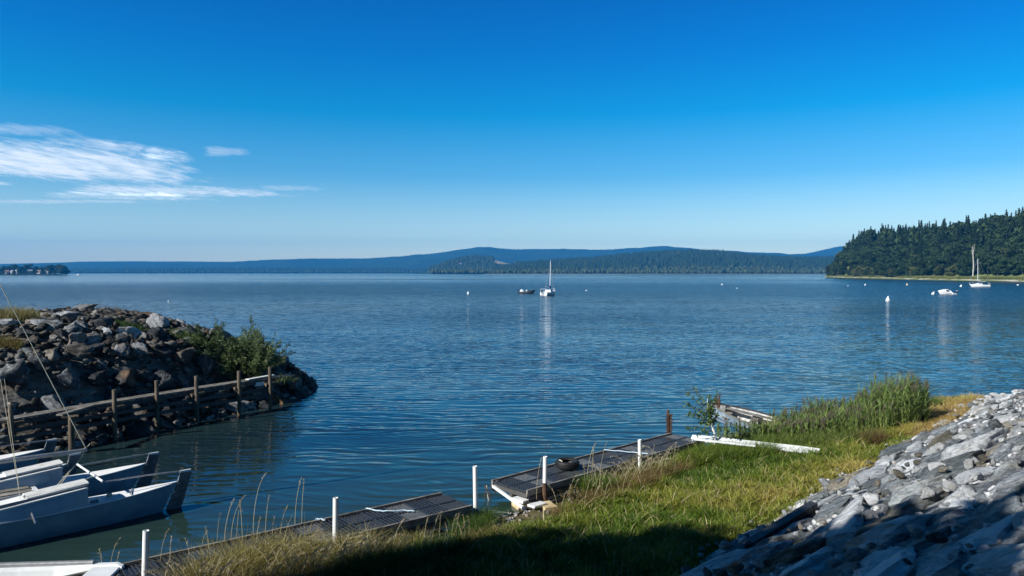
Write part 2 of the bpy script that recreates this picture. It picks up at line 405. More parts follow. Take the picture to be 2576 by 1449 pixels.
# breakwater mound ----------------------------------------------------
def bz(x, y):
    x = np.asarray(x, float); y = np.asarray(y, float)
    u = -23.4-(.9*x-.43*y); t = .43*x+.9*y
    u = u-np.interp(t, [8, 14, 17, 24.5, 28.3, 30.4, 33], [1.2, .8, 0, 0, 1.0, 2.8, 6])
    h = np.interp(u, [-3, 0, 1.0, 2.7, 5.8, 9.5, 17, 22], [-1.6, 0, .75, 2.75, 3.8, 4.05, -.5, -1.6])
    zt = np.interp(t, [22.2, 23.4, 25.3, 28.4, 30.2, 31.6, 34], [4.5, 3.8, 2.7, 1.25, .65, -.2, -1.6])
    return np.minimum(h, zt)
tag(grid('breakwater', -62, -4, 0, 52, 150, 140, lambda x, y: bz(x, y)-.42+.25*(vnoise(x, y, 1.1, 3)-.5), RK['dark_mixed'], skip=lambda c: c[:, 2] < -1.4), kind='structure')

# ------------------------------------------------------------------ rocks
import bmesh
def ico(sub):
    b = bmesh.new(); bmesh.ops.create_icosphere(b, subdivisions=sub, radius=1)
    V = np.array([v.co[:] for v in b.verts]); Fc = np.array([[v.index for v in f.verts] for f in b.faces]); b.free(); return V, Fc
ICO = {k: ico(k) for k in (1, 2, 3, 4, 5)}
def rock_shape(sub, g, cuts=14, flat=(1, 1, 1), lo=.45, hi=.85, rough=.05):
    V, Fc = ICO[sub]; V = V.copy()
    for _ in range(cuts):
        nrm = g.normal(size=3); nrm /= np.linalg.norm(nrm); d = g.uniform(lo, hi)
        over = np.maximum(0, V@nrm-d); V -= over[:, None]*nrm
    ph = g.uniform(0, 50, 3)
    for f, a in ((2.3, rough*1.4), (5.5, rough), (12, rough*.5)):
        if sub < 3 and f > 6: continue
        V += (a*(vnoise(V[:, 0]*f+ph[0]+V[:, 2]*f*1.7, V[:, 1]*f+ph[1]-V[:, 2]*f, 1, 1)-.5))[:, None]*V/np.maximum(np.linalg.norm(V, axis=1), .2)[:, None]*2
    ax_ = g.normal(size=3); ax_ /= np.linalg.norm(ax_); q = V@ax_
    if sub >= 3: V += (rough*1.5*(vnoise(q*7+ph[0], V[:, 0]*1.2+V[:, 1], 1, 2)-.5))[:, None]*V*2.2
    V *= np.array(flat)
    return V, Fc
def rock_meshes(name, nvar, sub, flats, mats, seed, **k):
    out = {}
    g = np.random.default_rng(seed); shapes = [rock_shape(sub, g, flat=flats[i % len(flats)], **k) for i in range(nvar)]
    for mk in mats: out[mk] = [np_mesh(name+'_'+mk, V, Fc, 3, mats[mk] if isinstance(mats, dict) else None) for V, Fc in shapes]
    return out
def slope_normal(zf, x, y, e=.25):
    n = Vector((-(float(zf(x+e, y))-float(zf(x-e, y)))/(2*e), -(float(zf(x, y+e))-float(zf(x, y-e)))/(2*e), 1)); return n.normalized()
def rubble(name, zf, pts, sizes, m, seed, sub=1, flat=(1, .8, .6), align=None, sink=.1):
    """many small stones no one could count, merged"""
    g = np.random.default_rng(seed); Vs = []; Fs = []; b = 0
    shapes = [rock_shape(sub, g, 14, flat, .38, .75, .08) for _ in range(12)]
    for (x, y), r in zip(pts, sizes):
        V, Fc = shapes[g.integers(12)]; a = g.uniform(0, 6.28) if align is None else align+g.normal()*.35
        c, s = math.cos(a), math.sin(a); T = g.normal()*.35
        P = V*r; P = np.stack([P[:, 0], P[:, 1]*math.cos(T)-P[:, 2]*math.sin(T), P[:, 1]*math.sin(T)+P[:, 2]*math.cos(T)], 1)
        P = np.stack([P[:, 0]*c-P[:, 1]*s, P[:, 0]*s+P[:, 1]*c, P[:, 2]], 1)+np.array([x, y, float(zf(x, y))+r*sink])
        Vs.append(P); Fs.append(Fc+b); b += len(P)
    return link(name, np_mesh(name, np.concatenate(Vs), np.concatenate(Fs), 3, m))
def in_view(x, y, z, m=30, ymin=2):
    if y < ymin: return False
    px = 512+x/y*F; py = HZ+(H-z)/y*F
    return -m < px < 1024+m and py < 576+m
def poisson(cands, rad, limit):
    out = []; cell = {}
    for (x, y) in cands:
        r = rad(x, y); k = (int(x//2), int(y//2)); ok = True
        for i in range(-1, 2):
            for j in range(-1, 2):
                for (qx, qy, qr) in cell.get((k[0]+i, k[1]+j), ()):
                    if (qx-x)**2+(qy-y)**2 < ((r+qr)*.5)**2: ok = False; break
                if not ok: break
            if not ok: break
        if ok:
            out.append((x, y, r)); cell.setdefault(k, []).append((x, y, r))
            if len(out) >= limit: break
    return out

BM = rock_meshes('boulder', 9, 4, [(1, .8, .7), (1, .75, .55), (1, .9, .8)], {k: RK[k] for k in ('grey', 'white', 'brown')}, 5, cuts=26, lo=.32, hi=.72, rough=.06)
BF = rock_meshes('flat_boulder', 5, 4, [(1, .75, .36), (1, .6, .3)], {k: RK[k] for k in ('grey', 'white', 'brown')}, 6, cuts=22, lo=.35, hi=.75)
DESC = dict(grey='dark grey', white='whitish quartz-streaked', brown='rusty brown')
c = []
for _ in range(14000):
    x = random.uniform(-34, -7); y = random.uniform(19, 44); z = float(bz(x, y))
    u = -23.4-(.9*x-.43*y)
    if z > -.1 and in_view(x, y, z, 20) and u < 11: c.append((x, y))
bl = poisson(c, lambda x, y: random.choice((.55, .7, .85, 1.05))*random.uniform(.85, 1.15) if bz(x, y) > .9 else random.uniform(.45, .8), 298)
for (x, y, r) in bl:
    z = float(bz(x, y)); u = -23.4-(.9*x-.43*y); t = .43*x+.9*y
    top = z > 3.6
    k = random.choices(('grey', 'white', 'brown'), (7, 1.2, 2.2) if z > 2 else (8, .4, 1.5))[0]  # fewer pale boulders low down, standing in for shade on the lower slope
    src = BF if (top or random.random() < .2) else BM
    n = slope_normal(bz, x, y)
    zone = ('lying flat on the breakwater crest' if top else 'at the low tip of the breakwater' if t > 28.5 else 'at the waterline behind the timber pier' if z < 1 else 'on the breakwater slope facing the harbour')
    o = link('boulder', random.choice(src[k]), loc=(x, y, z+r*.02))
    q = n.to_track_quat('Z', 'Y') @ Matrix.Rotation(random.uniform(0, 6.28), 3, 'Z').to_quaternion() @ Matrix.Rotation(random.gauss(0, .25 if not top else .03), 3, 'X').to_quaternion()
    o.rotation_mode = 'QUATERNION'; o.rotation_quaternion = q
    s = r*(1.12 if not top else .95); o.scale = (s*random.uniform(.9, 1.35), s*random.uniform(.8, 1.1), s*random.uniform(.8, 1.1))
    tag(o, '%s angular boulder %s' % (DESC[k], zone), 'boulder', 'boulders of the breakwater')
pts = []; sz = []
for _ in range(9000):
    x = random.uniform(-30, -7); y = random.uniform(18, 44); z = float(bz(x, y))
    if z > -.25 and in_view(x, y, z, 10) and (-23.4-(.9*x-.43*y)) < 10.5:
        pts.append((x, y)); sz.append(random.uniform(.10, .32))
    if len(pts) > 3400: break
tag(rubble('rubble', bz, pts, sz, RK['dark_mixed'], 9, 2), 'small broken stones filling the gaps of the breakwater', 'rubble', kind='stuff')

# slope of slabs on the right ------------------------------------------
def bank_sheet():
    ns, nt = 90, 420; ss = np.linspace(-.12, 6.7, ns); tt = np.linspace(-1, 44, nt); SS, TT = np.meshgrid(ss, tt)
    A = SS+DY*3.17-DX*12.75; XX, YY = DY*A+DX*TT, -DX*A+DY*TT
    wv = vnoise(TT*.7+SS*.5, SS*2.4, 1., 2)*6; stp = np.floor(wv)+sstep(.55, .95, wv-np.floor(wv))
    Z = gz(XX, YY)+.02+np.maximum(.05*(stp-3.3)+.16*(vnoise(TT*2., SS*5.5, 1, 3)-.5), -.015)
    V = np.stack([XX.ravel(), YY.ravel(), Z.ravel()], 1); i = np.arange((ns-1)*(nt-1)); r = i//(ns-1)*ns+i % (ns-1)
    tag(link('stone_bank', np_mesh('stone_bank', V, np.stack([r, r+ns, r+ns+1, r+1], 1), 4, SL['sheet'])), kind='structure')
SL['sheet'] = rockmat('gap_shade_rock', (.03, .035, .04), (.10, .11, .12), (.40, .42, .43), (.20, .16, .10), rustamt=.5, thr=(.36, .52, .68))  # base sheet coloured dark to stand for shade in the gaps between slabs
bank_sheet()
SM = rock_meshes('slab', 9, 4, [(2.0, .8, .30), (1.5, .9, .34), (2.4, .75, .28)], SL | {}, 15, cuts=16, lo=.42, hi=.85, rough=.05)
c = []
for _ in range(20000):
    s = random.uniform(-.1, 6.7); t = random.uniform(1, 46); x, y = xy(s, t)
    if in_view(x, y, float(gz(x, y)), 120, 2.5): c.append((s*1.25, t*.52))
sl = [(*xy(q[0]/1.25, q[1]/.52), q[2]) for q in poisson(c, lambda x, y: random.uniform(.45, .95), 298)]
angS = math.atan2(DY, DX)
SD = dict(pale='pale grey-white', slate='blue-grey slate', tan='tan and brown')
for (x, y, r) in sl:
    s, t = st(x, y); z = float(gz(x, y)); k = random.choices(('pale', 'slate', 'tan'), (5, 4, 1.6))[0]
    n = slope_normal(gz, x, y); o = link('rock_slab', random.choice(SM[k]), loc=(x, y, z+.0))
    al = Vector((math.cos(angS), math.sin(angS), 0)); al = (al-n*al.dot(n)).normalized(); ac = n.cross(al)
    Mx = Matrix((al, ac, n)).transposed().to_quaternion() @ Matrix.Rotation(random.gauss(0, .16), 3, 'Z').to_quaternion() @ Matrix.Rotation(random.gauss(0, .07), 3, 'X').to_quaternion() @ Matrix.Rotation(random.gauss(0, .05), 3, 'Y').to_quaternion()
    o.rotation_mode = 'QUATERNION'; o.rotation_quaternion = Mx
    q = r*.75; o.scale = (q*random.uniform(.9, 1.25), q*random.uniform(.95, 1.3), q*random.uniform(.8, 1.2))
    zone = 'along the grass edge' if s < 1.2 else 'mid-bank' if s < 3.4 else 'high on the bank'
    dist = 'near the camera' if t < 12 else 'halfway along' if t < 24 else 'at the far end'
    tag(o, '%s flat rock slab %s %s' % (SD[k], zone, dist), 'rock slab', 'slabs paving the stone bank', 'thing')
STN = rock_meshes('stone', 8, 3, [(1, .8, .65), (1, .7, .5)], {'pale': SL['pale'], 'slate': SL['slate'], 'tan': SL['tan']}, 25, cuts=12)
cnt = 0; bandsc = []
for _ in range(5000):
    s = abs(random.gauss(1.8, 2.2)); t = random.uniform(3, 42); x, y = xy(s, t); z = float(gz(x, y))
    if s > 6.4 or not in_view(x, y, z, 20, 2.5): continue
    if vnoise(x, y, .7, 2) < .45: continue
    r = random.uniform(.05, .13)*(1.5 if random.random() < .15 else 1)
    k = random.choices(('pale', 'slate', 'tan'), (6, 2, 1.2))[0]
    o = link('stone', random.choice(STN[k]), loc=(x, y, z+r*.6+.10)); o.rotation_euler = (random.gauss(.3, .4), random.gauss(0, .4), random.uniform(0, 6.28)); o.scale = (r, r, r)
    tag(o, '%s loose stone lying on the slabs of the bank' % SD[k], 'stone', 'loose stones on the bank')
    cnt += 1
    if cnt >= 230: break
pts = []; sz = []
for _ in range(30000):
    t = random.uniform(1, 50); s = random.uniform(-.5, 6.8)
    x, y = xy(s, t); z = float(gz(x, y))
    if t < 31 and (random.random() < .72 or vnoise(x, y, .9, 2) < .5): continue
    if in_view(x, y, z, 10, 2.5): pts.append((x, y)); sz.append(random.uniform(.04, .11)*(1.4 if t > 31 else 1.))
    if len(pts) > 6500: break
tag(rubble('gravel', gz, pts, sz, SL['mixed'], 19, 1, sink=.4), 'small pale stones between the slabs and at the far end of the bank', 'gravel', kind='stuff')
# stony water's edge by the docks and by the rowing boat
pts = []; sz = []
for _ in range(9000):
    t = random.uniform(6, 37); sw = np.interp(t, SWT, SWS); s = sw+random.gauss(.15, .45); x, y = xy(s, t)
    if in_view(x, y, 0, 10): pts.append((x, y)); sz.append(random.uniform(.03, .10))
    if len(pts) > 2600: break
tag(rubble('shingle', gz, pts, sz, RK['mixed'], 29, 1, sink=.2), 'shingle along the water edge under the docks', 'shingle', kind='stuff')

# ------------------------------------------------------------------ grass
def blades(name, base, hgt, wid, col, bend=.35, seg=3, g=None, m=None, dirs=None):
    g = g or rng; n = len(base); a = g.uniform(0, 2*np.pi, n) if dirs is None else dirs
    d = np.stack([np.cos(a), np.sin(a), 0*a], 1); ph = g.uniform(0, 2*np.pi, n); w = np.stack([np.cos(ph), np.sin(ph), 0*ph], 1)
    bd = (g.random(n)*bend*1.6+.05)*hgt
    V = []
    for k in range(seg+1):
        f = k/seg; c = base+d*(bd*f**2)[:, None]; c = c.copy(); c[:, 2] += hgt*(f-.22*bend*f**3)
        ww = wid*(1-f**1.6*.97)*.5
        if k < seg: V += [c-w*ww[:, None], c+w*ww[:, None]]
        else: V += [c]
    V = np.stack(V, 1); k = V.shape[1]; Fs = []
    for i in range(seg-1): Fs += [[2*i, 2*i+1, 2*i+3], [2*i, 2*i+3, 2*i+2]]
    Fs += [[2*seg-2, 2*seg-1, 2*seg]]
    Fc = (np.array(Fs)[None]+(np.arange(n)*k)[:, None, None]).reshape(-1, 3)
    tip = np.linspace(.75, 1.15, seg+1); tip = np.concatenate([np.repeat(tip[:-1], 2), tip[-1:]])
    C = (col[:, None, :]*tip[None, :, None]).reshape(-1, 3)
    return np_mesh(name, V.reshape(-1, 3), Fc, 3, m or M['blade'], np.clip(C, 0, 1))
def pick(cols, f, jit=.22):
    """f in 0..1 along a list of colours, with per-blade jitter"""
    cols = np.array(cols); f = np.clip(f, 0, 1)*(len(cols)-1); i = np.minimum(f.astype(int), len(cols)-2); w = (f-i)[:, None]
    return (cols[i]*(1-w)+cols[i+1]*w)*(1+jit*(rng.random((len(f), 1))*2-1))
def view_mask(x, y, z, m=25):
    px = 512+x/y*F; py = HZ+(H-z)/y*F
    return (y > 3) & (px > -m) & (px < 1024+m) & (py < 576+m)
def lawn():
    n = 900000; t = rng.uniform(0, 38, n); sw = np.interp(t, SWT, SWS)
    s = rng.uniform(0, 1, n)*(-sw+.25)+sw+.1; x, y = xy(s, t); ok_ = s > sw+np.interp(t, [0, 9, 11, 12.5, 14.5, 17, 22, 26, 40], [1.3, 1.1, .9, 1.25, 1.25, .9, .5, .5, .2])+.4*(vnoise(x, y, 1.7, 2)-.5); x, y, s, t, sw = [q[ok_] for q in (x, y, s, t, sw)]
    keep = view_mask(x, y, .4) & (rng.random(len(x)) < np.clip(-sw/8.4, 0, 1))
    x, y, s, t, sw = [q[keep] for q in (x, y, s, t, sw)]
    edge = sstep(.15, -.45, s+.5*(vnoise(x, y, 1.3, 2)-.5))
    bare = sstep(.30, .42, vnoise(x, y, .55, 3))
    k2 = rng.random(len(x)) < edge*(.35+.65*bare)
    x, y, s, t, sw = [q[k2] for q in (x, y, s, t, sw)]
    if len(x) > 330000: q = slice(0, 330000); x, y, s, t, sw = x[q], y[q], s[q], t[q], sw[q]
    big = vnoise(x, y, .28, 2); med = vnoise(x+40, y, 1.1, 2)
    rough_ = sstep(2.2, .6, s-sw)                         # unmown strip at the water
    cl = sstep(.3, .72, vnoise(x, y, 3.1, 2))
    h = (.08+.20*rng.random(len(x))**1.6)*(.45+.8*med)*(.55+.95*cl)+rough_*(.08+.30*med)*rng.random(len(x))+.25*(rng.random(len(x)) < .008)
    dry = -.02+.30*sstep(.45, .70, big)+.26*sstep(.42, .72, med)+.42*sstep(-2.4, -.2, s)+.4*sstep(25, 31, t)+.3*rough_*(med-.3)+.45*(rng.random(len(x))-.5)
    col = pick([(.07, .135, .014), (.12, .185, .022), (.25, .265, .045), (.40, .34, .09), (.50, .39, .15)], dry*.85, .38)
    st_ = rng.random(len(x)) < .035; col[st_] = np.array((.50, .42, .22))*rng.uniform(.7, 1.2, (int(st_.sum()), 1)); h[st_] *= 1.3
    z = gz(x, y)-.02
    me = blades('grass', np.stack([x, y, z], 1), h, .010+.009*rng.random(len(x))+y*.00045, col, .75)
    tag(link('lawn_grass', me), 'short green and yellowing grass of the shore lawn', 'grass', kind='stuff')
lawn()

def patch(n, cx, cy, rx, ry, ang=0, g=rng):
    a = g.uniform(0, 2*np.pi, n); r = np.sqrt(g.random(n)); u = np.cos(a)*r*rx; v = np.sin(a)*r*ry; c, s = math.cos(ang), math.sin(ang)
    return cx+u*c-v*s, cy+u*s+v*c
def add_patch(name, label, specs, cols, hgt, wid, bend, cat='grass', jitcol=.3, seg=4):
    B = []; Hh = []; Cc = []; Ww = []
    for (n, cx, cy, rx, ry, ang, hs) in specs:
        x, y = patch(n, cx, cy, rx, ry, ang); z = np.maximum(gz(x, y), -.15)-.02
        B.append(np.stack([x, y, z], 1)); Hh.append(hs*rng.uniform(*hgt, n)); Cc.append(pick(cols, rng.random(n)*.7+.5*(vnoise(x, y, 1.5, 2)-.35), jitcol)); Ww.append(wid*rng.uniform(.6, 1.3, n))
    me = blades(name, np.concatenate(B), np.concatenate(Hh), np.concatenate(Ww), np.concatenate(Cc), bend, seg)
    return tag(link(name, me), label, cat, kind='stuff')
GREEN = [(.045, .10, .012), (.10, .17, .022), (.19, .25, .05)]
DRY = [(.10, .12, .025), (.22, .19, .055), (.38, .30, .13), (.48, .40, .22)]
# rough dry grass in front of the near dock
add_patch('dry_grass', 'tangled straw-yellow grass in front of the nearer dock', [
    (3000, -5.5, 12.2, 1.4, .5, .68, 1.3), (6000, -4.8, 13.3, 1.25, .32, .68, 1.75), (4500, -4.2, 13.1, 1.3, .5, .68, 1.25), (2600, -3.3, 14.1, .7, .28, .68, 1.4), (2500, -2.4, 14.6, .9, .3, .68, .9), (1600, -6.2, 11.7, .9, .4, .6, 1.),
    (1500, -.6, 15.3, .7, .4, .7, .7)], DRY, (.25, .62), .013, .8)
add_patch('tall_grass', 'dense deep green grass tufts beside the nearer dock', [
    (2600, -2.7, 13.3, .75, .45, .68, 1.), (2600, -1.6, 14.3, .9, .4, .68, .8), (1500, -.9, 15.9, .5, .35, .7, .8), (700, -.65, 16.75, .3, .22, .7, .8), (1800, -1.9, 13.0, 1.2, .5, .6, .7)],
    [(.02, .05, .008), (.05, .10, .014), (.12, .17, .03)], (.35, .7), .013, .75)
add_patch('wild_grass', 'bright green wild grass growing over the edge of the farther dock', [
    (2000, 2.15, 18.75, .42, .25, .7, 1.0), (1600, 5.6, 22.0, .8, .5, .6, .9), (2600, 6.9, 21.9, 1.1, .5, .2, 1.0), (1200, 4.6, 21.2, .7, .4, .7, .6), (1400, 8.3, 21.9, 1.3, .3, -.35, .65), (800, 7.0, 22.9, .7, .25, -.3, .6), (1500, 6.2, 22.5, .7, .4, .2, 1.)], GREEN, (.3, .68), .014, .7)
add_patch('brown_weeds', 'brown seeding weeds standing along the farther dock', [
    (2600, 3.3, 19.3, .9, .45, .72, 1.), (2200, 2.2, 18.2, .9, .4, .72, .75), (900, 1.3, 17.2, .5, .3, .72, .55), (900, 11.1, 22.8, .5, .3, .3, 1.1), (1400, 4.4, 20.4, .7, .4, .72, .9)],
    [(.10, .075, .03), (.22, .14, .06), (.33, .24, .11)], (.2, .62), .009, .9)
add_patch('dry_bank_grass', 'yellow dry grass on the narrow end of the lawn beside the reeds', [
    (7200, 16.3, 27.1, 2.8, 1.15, .80, .6), (4200, 14.0, 24.5, 2.0, .8, .75, .6), (1800, 18.8, 29.8, 1.5, .6, .8, .8)], [(.22, .19, .05), (.38, .28, .09), (.46, .34, .13)], (.2, .5), .02, .7)
add_patch('shore_plants', 'low mixed green plants at the water edge right of the reeds', [
    (2600, 16.2, 29.4, 1.6, .6, .75, 1.), (900, 19.3, 31.8, .8, .3, .7, .7), (2400, 9.6, 23.4, 2.2, .8, -.1, .9), (1500, 7.6, 23.6, .9, .5, 0, .8)], [(.06, .11, .02), (.12, .17, .035), (.22, .22, .07)], (.25, .65), .02, .6)
# reeds: stems with long arching leaves
def reeds():
    B = []; Hh = []; Cc = []; Ww = []; Dd = []
    def stems(n, cx, cy, rx, ry, ang, h0, h1):
        x, y = patch(n, cx, cy, rx, ry, ang); z = np.maximum(gz(x, y), -.1); hh = rng.uniform(h0, h1, n)
        for i in range(n):
            B.append((x[i], y[i], z[i])); Hh.append(hh[i]); Ww.append(.016); Dd.append(rng.uniform(0, 6.28)); Cc.append((.10, .13, .04))
            for k in range(9):
                f = .12+.85*k/9
                B.append((x[i], y[i], z[i]+hh[i]*f)); Hh.append(hh[i]*.30*rng.uniform(.7, 1.3)); Ww.append(.028*rng.uniform(.7, 1.2)); Dd.append(rng.uniform(0, 6.28))
                q = rng.random(); low = 1-f
                Cc.append(np.array((.12, .22, .07))*(1-q)+np.array((.28, .38, .10))*q*(.6+.8*low))
            if rng.random() < .25:
                for k in range(14):
                    B.append((x[i]+rng.normal()*.02, y[i]+rng.normal()*.02, z[i]+hh[i]*(.92+.012*k))); Hh.append(.16); Ww.append(.012); Dd.append(rng.normal()*.5); Cc.append((.16, .14, .10))
    stems(430, 13.35, 25.8, 1.45, .95, .55, .85, 1.4)
    stems(90, 13.5, 25.9, 1.2, .8, .55, 1.35, 1.75)
    stems(230, 11.7, 26.4, 1.4, .7, .15, .6, 1.05)
    stems(150, 10.4, 26.3, 1.3, .5, 0, .45, .8)
    stems(420, 11.3, 24.9, 2.0, .75, .15, .4, .85)
    stems(240, 9.3, 24.4, 1.3, .45, -.2, .3, .65)
    stems(70, 15.6, 28.9, 1.2, .5, .6, .5, .9)
    stems(60, 7.6, 24.4, .8, .3, -.3, .4, .8)
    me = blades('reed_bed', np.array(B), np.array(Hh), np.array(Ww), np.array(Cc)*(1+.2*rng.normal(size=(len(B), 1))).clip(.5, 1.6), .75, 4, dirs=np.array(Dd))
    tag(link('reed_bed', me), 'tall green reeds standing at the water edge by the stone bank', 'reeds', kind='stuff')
reeds()
# single seeding stalks
def stalks():
    mb_v = []; col = []; Bs = []; Hs = []; Ws = []; Ds = []; Cs = []
    spec = []
    for (dx, dyt, dyb, z) in ((558, 1240, 1390, .3), (575, 1225, 1380, .3), (590, 1250, 1380, .3), (605, 1258, 1390, .3), (632, 1160, 1350, .3), (663, 1245, 1360, .3), (738, 1190, 1330, .35), (755, 1205, 1340, .35), (700, 1262, 1370, .3),
                              (500, 1330, 1400, .3), (520, 1325, 1405, .3), (470, 1355, 1420, .3), (395, 1325, 1440, .3), (420, 1352, 1440, .3), (270, 1350, 1440, .2), (285, 1385, 1440, .2), (248, 1385, 1440, .2), (640, 1300, 1390, .3), (540, 1290, 1390, .3), (680, 1300, 1370, .3),
                              (1478, 1100, 1215, .4), (1510, 1105, 1220, .4), (1490, 1118, 1220, .4), (1350, 1150, 1260, .4), (1500, 1135, 1220, .4), (1640, 1120, 1210, .4), (1665, 1110, 1200, .4), (1700, 1120, 1190, .4), (1862, 1040, 1110, .4), (1180, 1300, 1350, .4), (2300, 1070, 1110, .5)):
        b = at(dx, dyb, z); top = H-(dyt*.3975-HZ)/F*b.y; spec.append((b, max(.25, top-z)))
    for k in range(150):
        q = random.choice(((-4.3, 12.6, 1.5, .6), (-3.1, 13.5, 1., .5), (2.2, 18.2, 1.6, .5), (4., 20.4, 1.2, .4), (-1.5, 14.6, 1., .4), (-5.5, 12.1, .8, .4)))
        x, y = patch(1, q[0], q[1], q[2], q[3], .7); spec.append((Vector((x[0], y[0], float(gz(x, y)[0]))), random.uniform(.4, .95)))
    for k in range(230):
        q = random.choice(((-4.6, 12.7, 1.5, .5), (-3.6, 13.4, 1., .45), (-5.6, 12.2, .9, .4), (-2.8, 14.0, .7, .3), (3.3, 19.8, 1.2, .5)))
        x, y = patch(1, q[0], q[1], q[2], q[3], .7); spec.append((Vector((x[0], y[0], float(gz(x, y)[0]))), random.uniform(.55, 1.15)))
    for j_, (b, h) in enumerate(spec):
        a = random.uniform(-.8, .8)+(0 if random.random() < .7 else math.pi); lean = random.uniform(.05, .3)*h if j_ < len(spec)-230 else random.uniform(.25, .75)*h
        cc = np.array((.55, .48, .30))*random.uniform(.65, 1.2)
        P = [Vector((b.x+math.cos(a)*lean*f*f, b.y+math.sin(a)*lean*f*f*.5, b.z+h*(f-.55*(lean/h)*f**4))) for f in np.linspace(0, 1, 9)]
        for i in range(8):
            f0, f1 = P[i], P[i+1]; w = Vector((.0045, 0, 0)) if i < 7 else Vector((.003, 0, 0)); o = len(mb_v)
            mb_v += [f0-w, f0+w, f1+w, f1-w]; col += [cc]*4
        sh_ = .16+.1*random.random()
        for k in range(16):
            f = 1-sh_*k/16/h*1.3; i = min(7, int(max(0, f)*8)); p = P[i].lerp(P[i+1], max(0, f)*8-i)
            Bs.append(tuple(p)); Hs.append(.035+.02*random.random()); Ws.append(.011); Ds.append(random.uniform(0, 6.28)); Cs.append(cc*1.05)
    V = np.array([v[:] for v in mb_v]); Fc = np.arange(len(V)).reshape(-1, 4)
    tag(link('seeding_stalks', np_mesh('stalks', V, Fc, 4, M['blade'], np.array(col))), 'thin straw-coloured grass stalks standing above the tufts', 'grass', kind='stuff')
    tag(link('seed_heads', blades('heads', np.array(Bs), np.array(Hs), np.array(Ws), np.array(Cs), .9, 2, dirs=np.array(Ds))), 'pale seed heads on the dry grass stalks', 'grass', kind='stuff')
stalks()
# grass and moss on the breakwater
def bw_grass():
    B = []; Hh = []; Cc = []
    for (n, dx, dy, z, rx, ry, h, c) in ((900, 35, 985, 1.1, 1.0, .5, .55, (.24, .2, .08)), (500, 15, 1060, .5, .6, .3, .3, (.2, .15, .05)), (500, 330, 905, 2.1, .7, .4, .22, (.05, .09, .02)), (700, 465, 935, 1.5, .7, .5, .25, (.11, .15, .04)),
                                         (160, 230, 778, 4.05, 4, 1, .4, (.2, .16, .12)), (120, 330, 782, 4.0, 2, .8, .35, (.2, .15, .1)), (160, 40, 778, 4.1, 2.5, 1, .35, (.2, .16, .10))):
        p = at(dx, dy, z); x, y = patch(n, p.x, p.y, rx, ry)
        B.append(np.stack([x, y, bz(x, y)+.05], 1)); Hh.append(h*rng.uniform(.5, 1.4, n)); Cc.append(np.array(c)*rng.uniform(.6, 1.4, (n, 1)))
    tag(link('breakwater_weeds', blades('weeds', np.concatenate(B), np.concatenate(Hh), np.full(sum(len(h) for h in Hh), .016), np.concatenate(Cc), .6)), 'sparse weeds and grass growing between the breakwater boulders', 'weeds', kind='stuff')
bw_grass()

# ------------------------------------------------------------------ leaves on twigs
def leaf_mesh(name, P, D, L, W_, C, m):
    """rhombic folded leaves: P base, D unit direction"""
    n = len(P); up = rng.normal(size=(n, 3)); S_ = np.cross(D, up); S_ /= np.linalg.norm(S_, axis=1)[:, None]+1e-9; U = np.cross(S_, D)
    a = P; b = P+D*(L*.5)[:, None]+S_*(W_*.5)[:, None]+U*(W_*.15)[:, None]; c_ = P+D*L[:, None]; d = P+D*(L*.5)[:, None]-S_*(W_*.5)[:, None]+U*(W_*.15)[:, None]
    V = np.stack([a, b, c_, d], 1).reshape(-1, 3); Fc = np.arange(n*4).reshape(-1, 4)
    Fc = np.concatenate([Fc[:, [0, 1, 2]], Fc[:, [0, 2, 3]]])
    return np_mesh(name, V, Fc, 3, m, np.repeat(C, 4, 0))
def shrub(name, label, loc, nb, length, up, leafL, leafW, per, cols, barkm, r0, spreadx=1., seed=1, cat='bush', sub=3):
    g = random.Random(seed); T = thing(name, label, cat, loc); br = MB(); P = []; D = []
    for i in range(nb):
        a = g.uniform(0, 6.28); el = g.uniform(*up); l = length*g.uniform(.6, 1.1)
        d = Vector((math.cos(a)*math.cos(el)*spreadx, math.sin(a)*math.cos(el)*spreadx, math.sin(el))).normalized()
        pts = [Vector((g.gauss(0, r0*3), g.gauss(0, r0*3), -.05))]
        for k in range(6): d = (d+Vector((g.gauss(0, .14), g.gauss(0, .14), g.gauss(.03, .1)))).normalized(); pts.append(pts[-1]+d*l/6)
        br.tube(pts, [r0*(1-.85*k/6) for k in range(7)], 5)
        tw = [(pts, 1)]
        for j in range(sub):
            k = g.randint(1, 5); q = (pts[k+1]-pts[k]).normalized(); dd = (q+Vector((g.gauss(0, .6), g.gauss(0, .6), g.gauss(.1, .4)))).normalized(); p2 = [pts[k]]
            for _ in range(4): p2.append(p2[-1]+dd*l*.10); dd = (dd+Vector((g.gauss(0, .15), g.gauss(0, .15), .05))).normalized()
            br.tube(p2, [r0*.4, r0*.35, r0*.3, r0*.2, r0*.1], 4); tw.append((p2, 0))
        for pp, main in tw:
            for _ in range(per if main else per//2):
                f = g.uniform(.22 if main else .1, 1)*(len(pp)-1); k = min(len(pp)-2, int(f)); p = pp[k].lerp(pp[k+1], f-k); q = (pp[k+1]-pp[k]).normalized()
                dd = (q*.7+Vector((g.gauss(0, .6), g.gauss(0, .6), g.gauss(0, .5)))).normalized(); P.append(p[:]); D.append(dd[:])
    n = len(P); br.build('stems', barkm, T, smooth=True)
    C = pick(cols, rng.random(n), .2)
    me = leaf_mesh('foliage', np.array(P), np.array(D), leafL*rng.uniform(.6, 1.3, n), leafW*rng.uniform(.7, 1.2, n), C, M['leaf'])
    link('foliage', me, T); return T
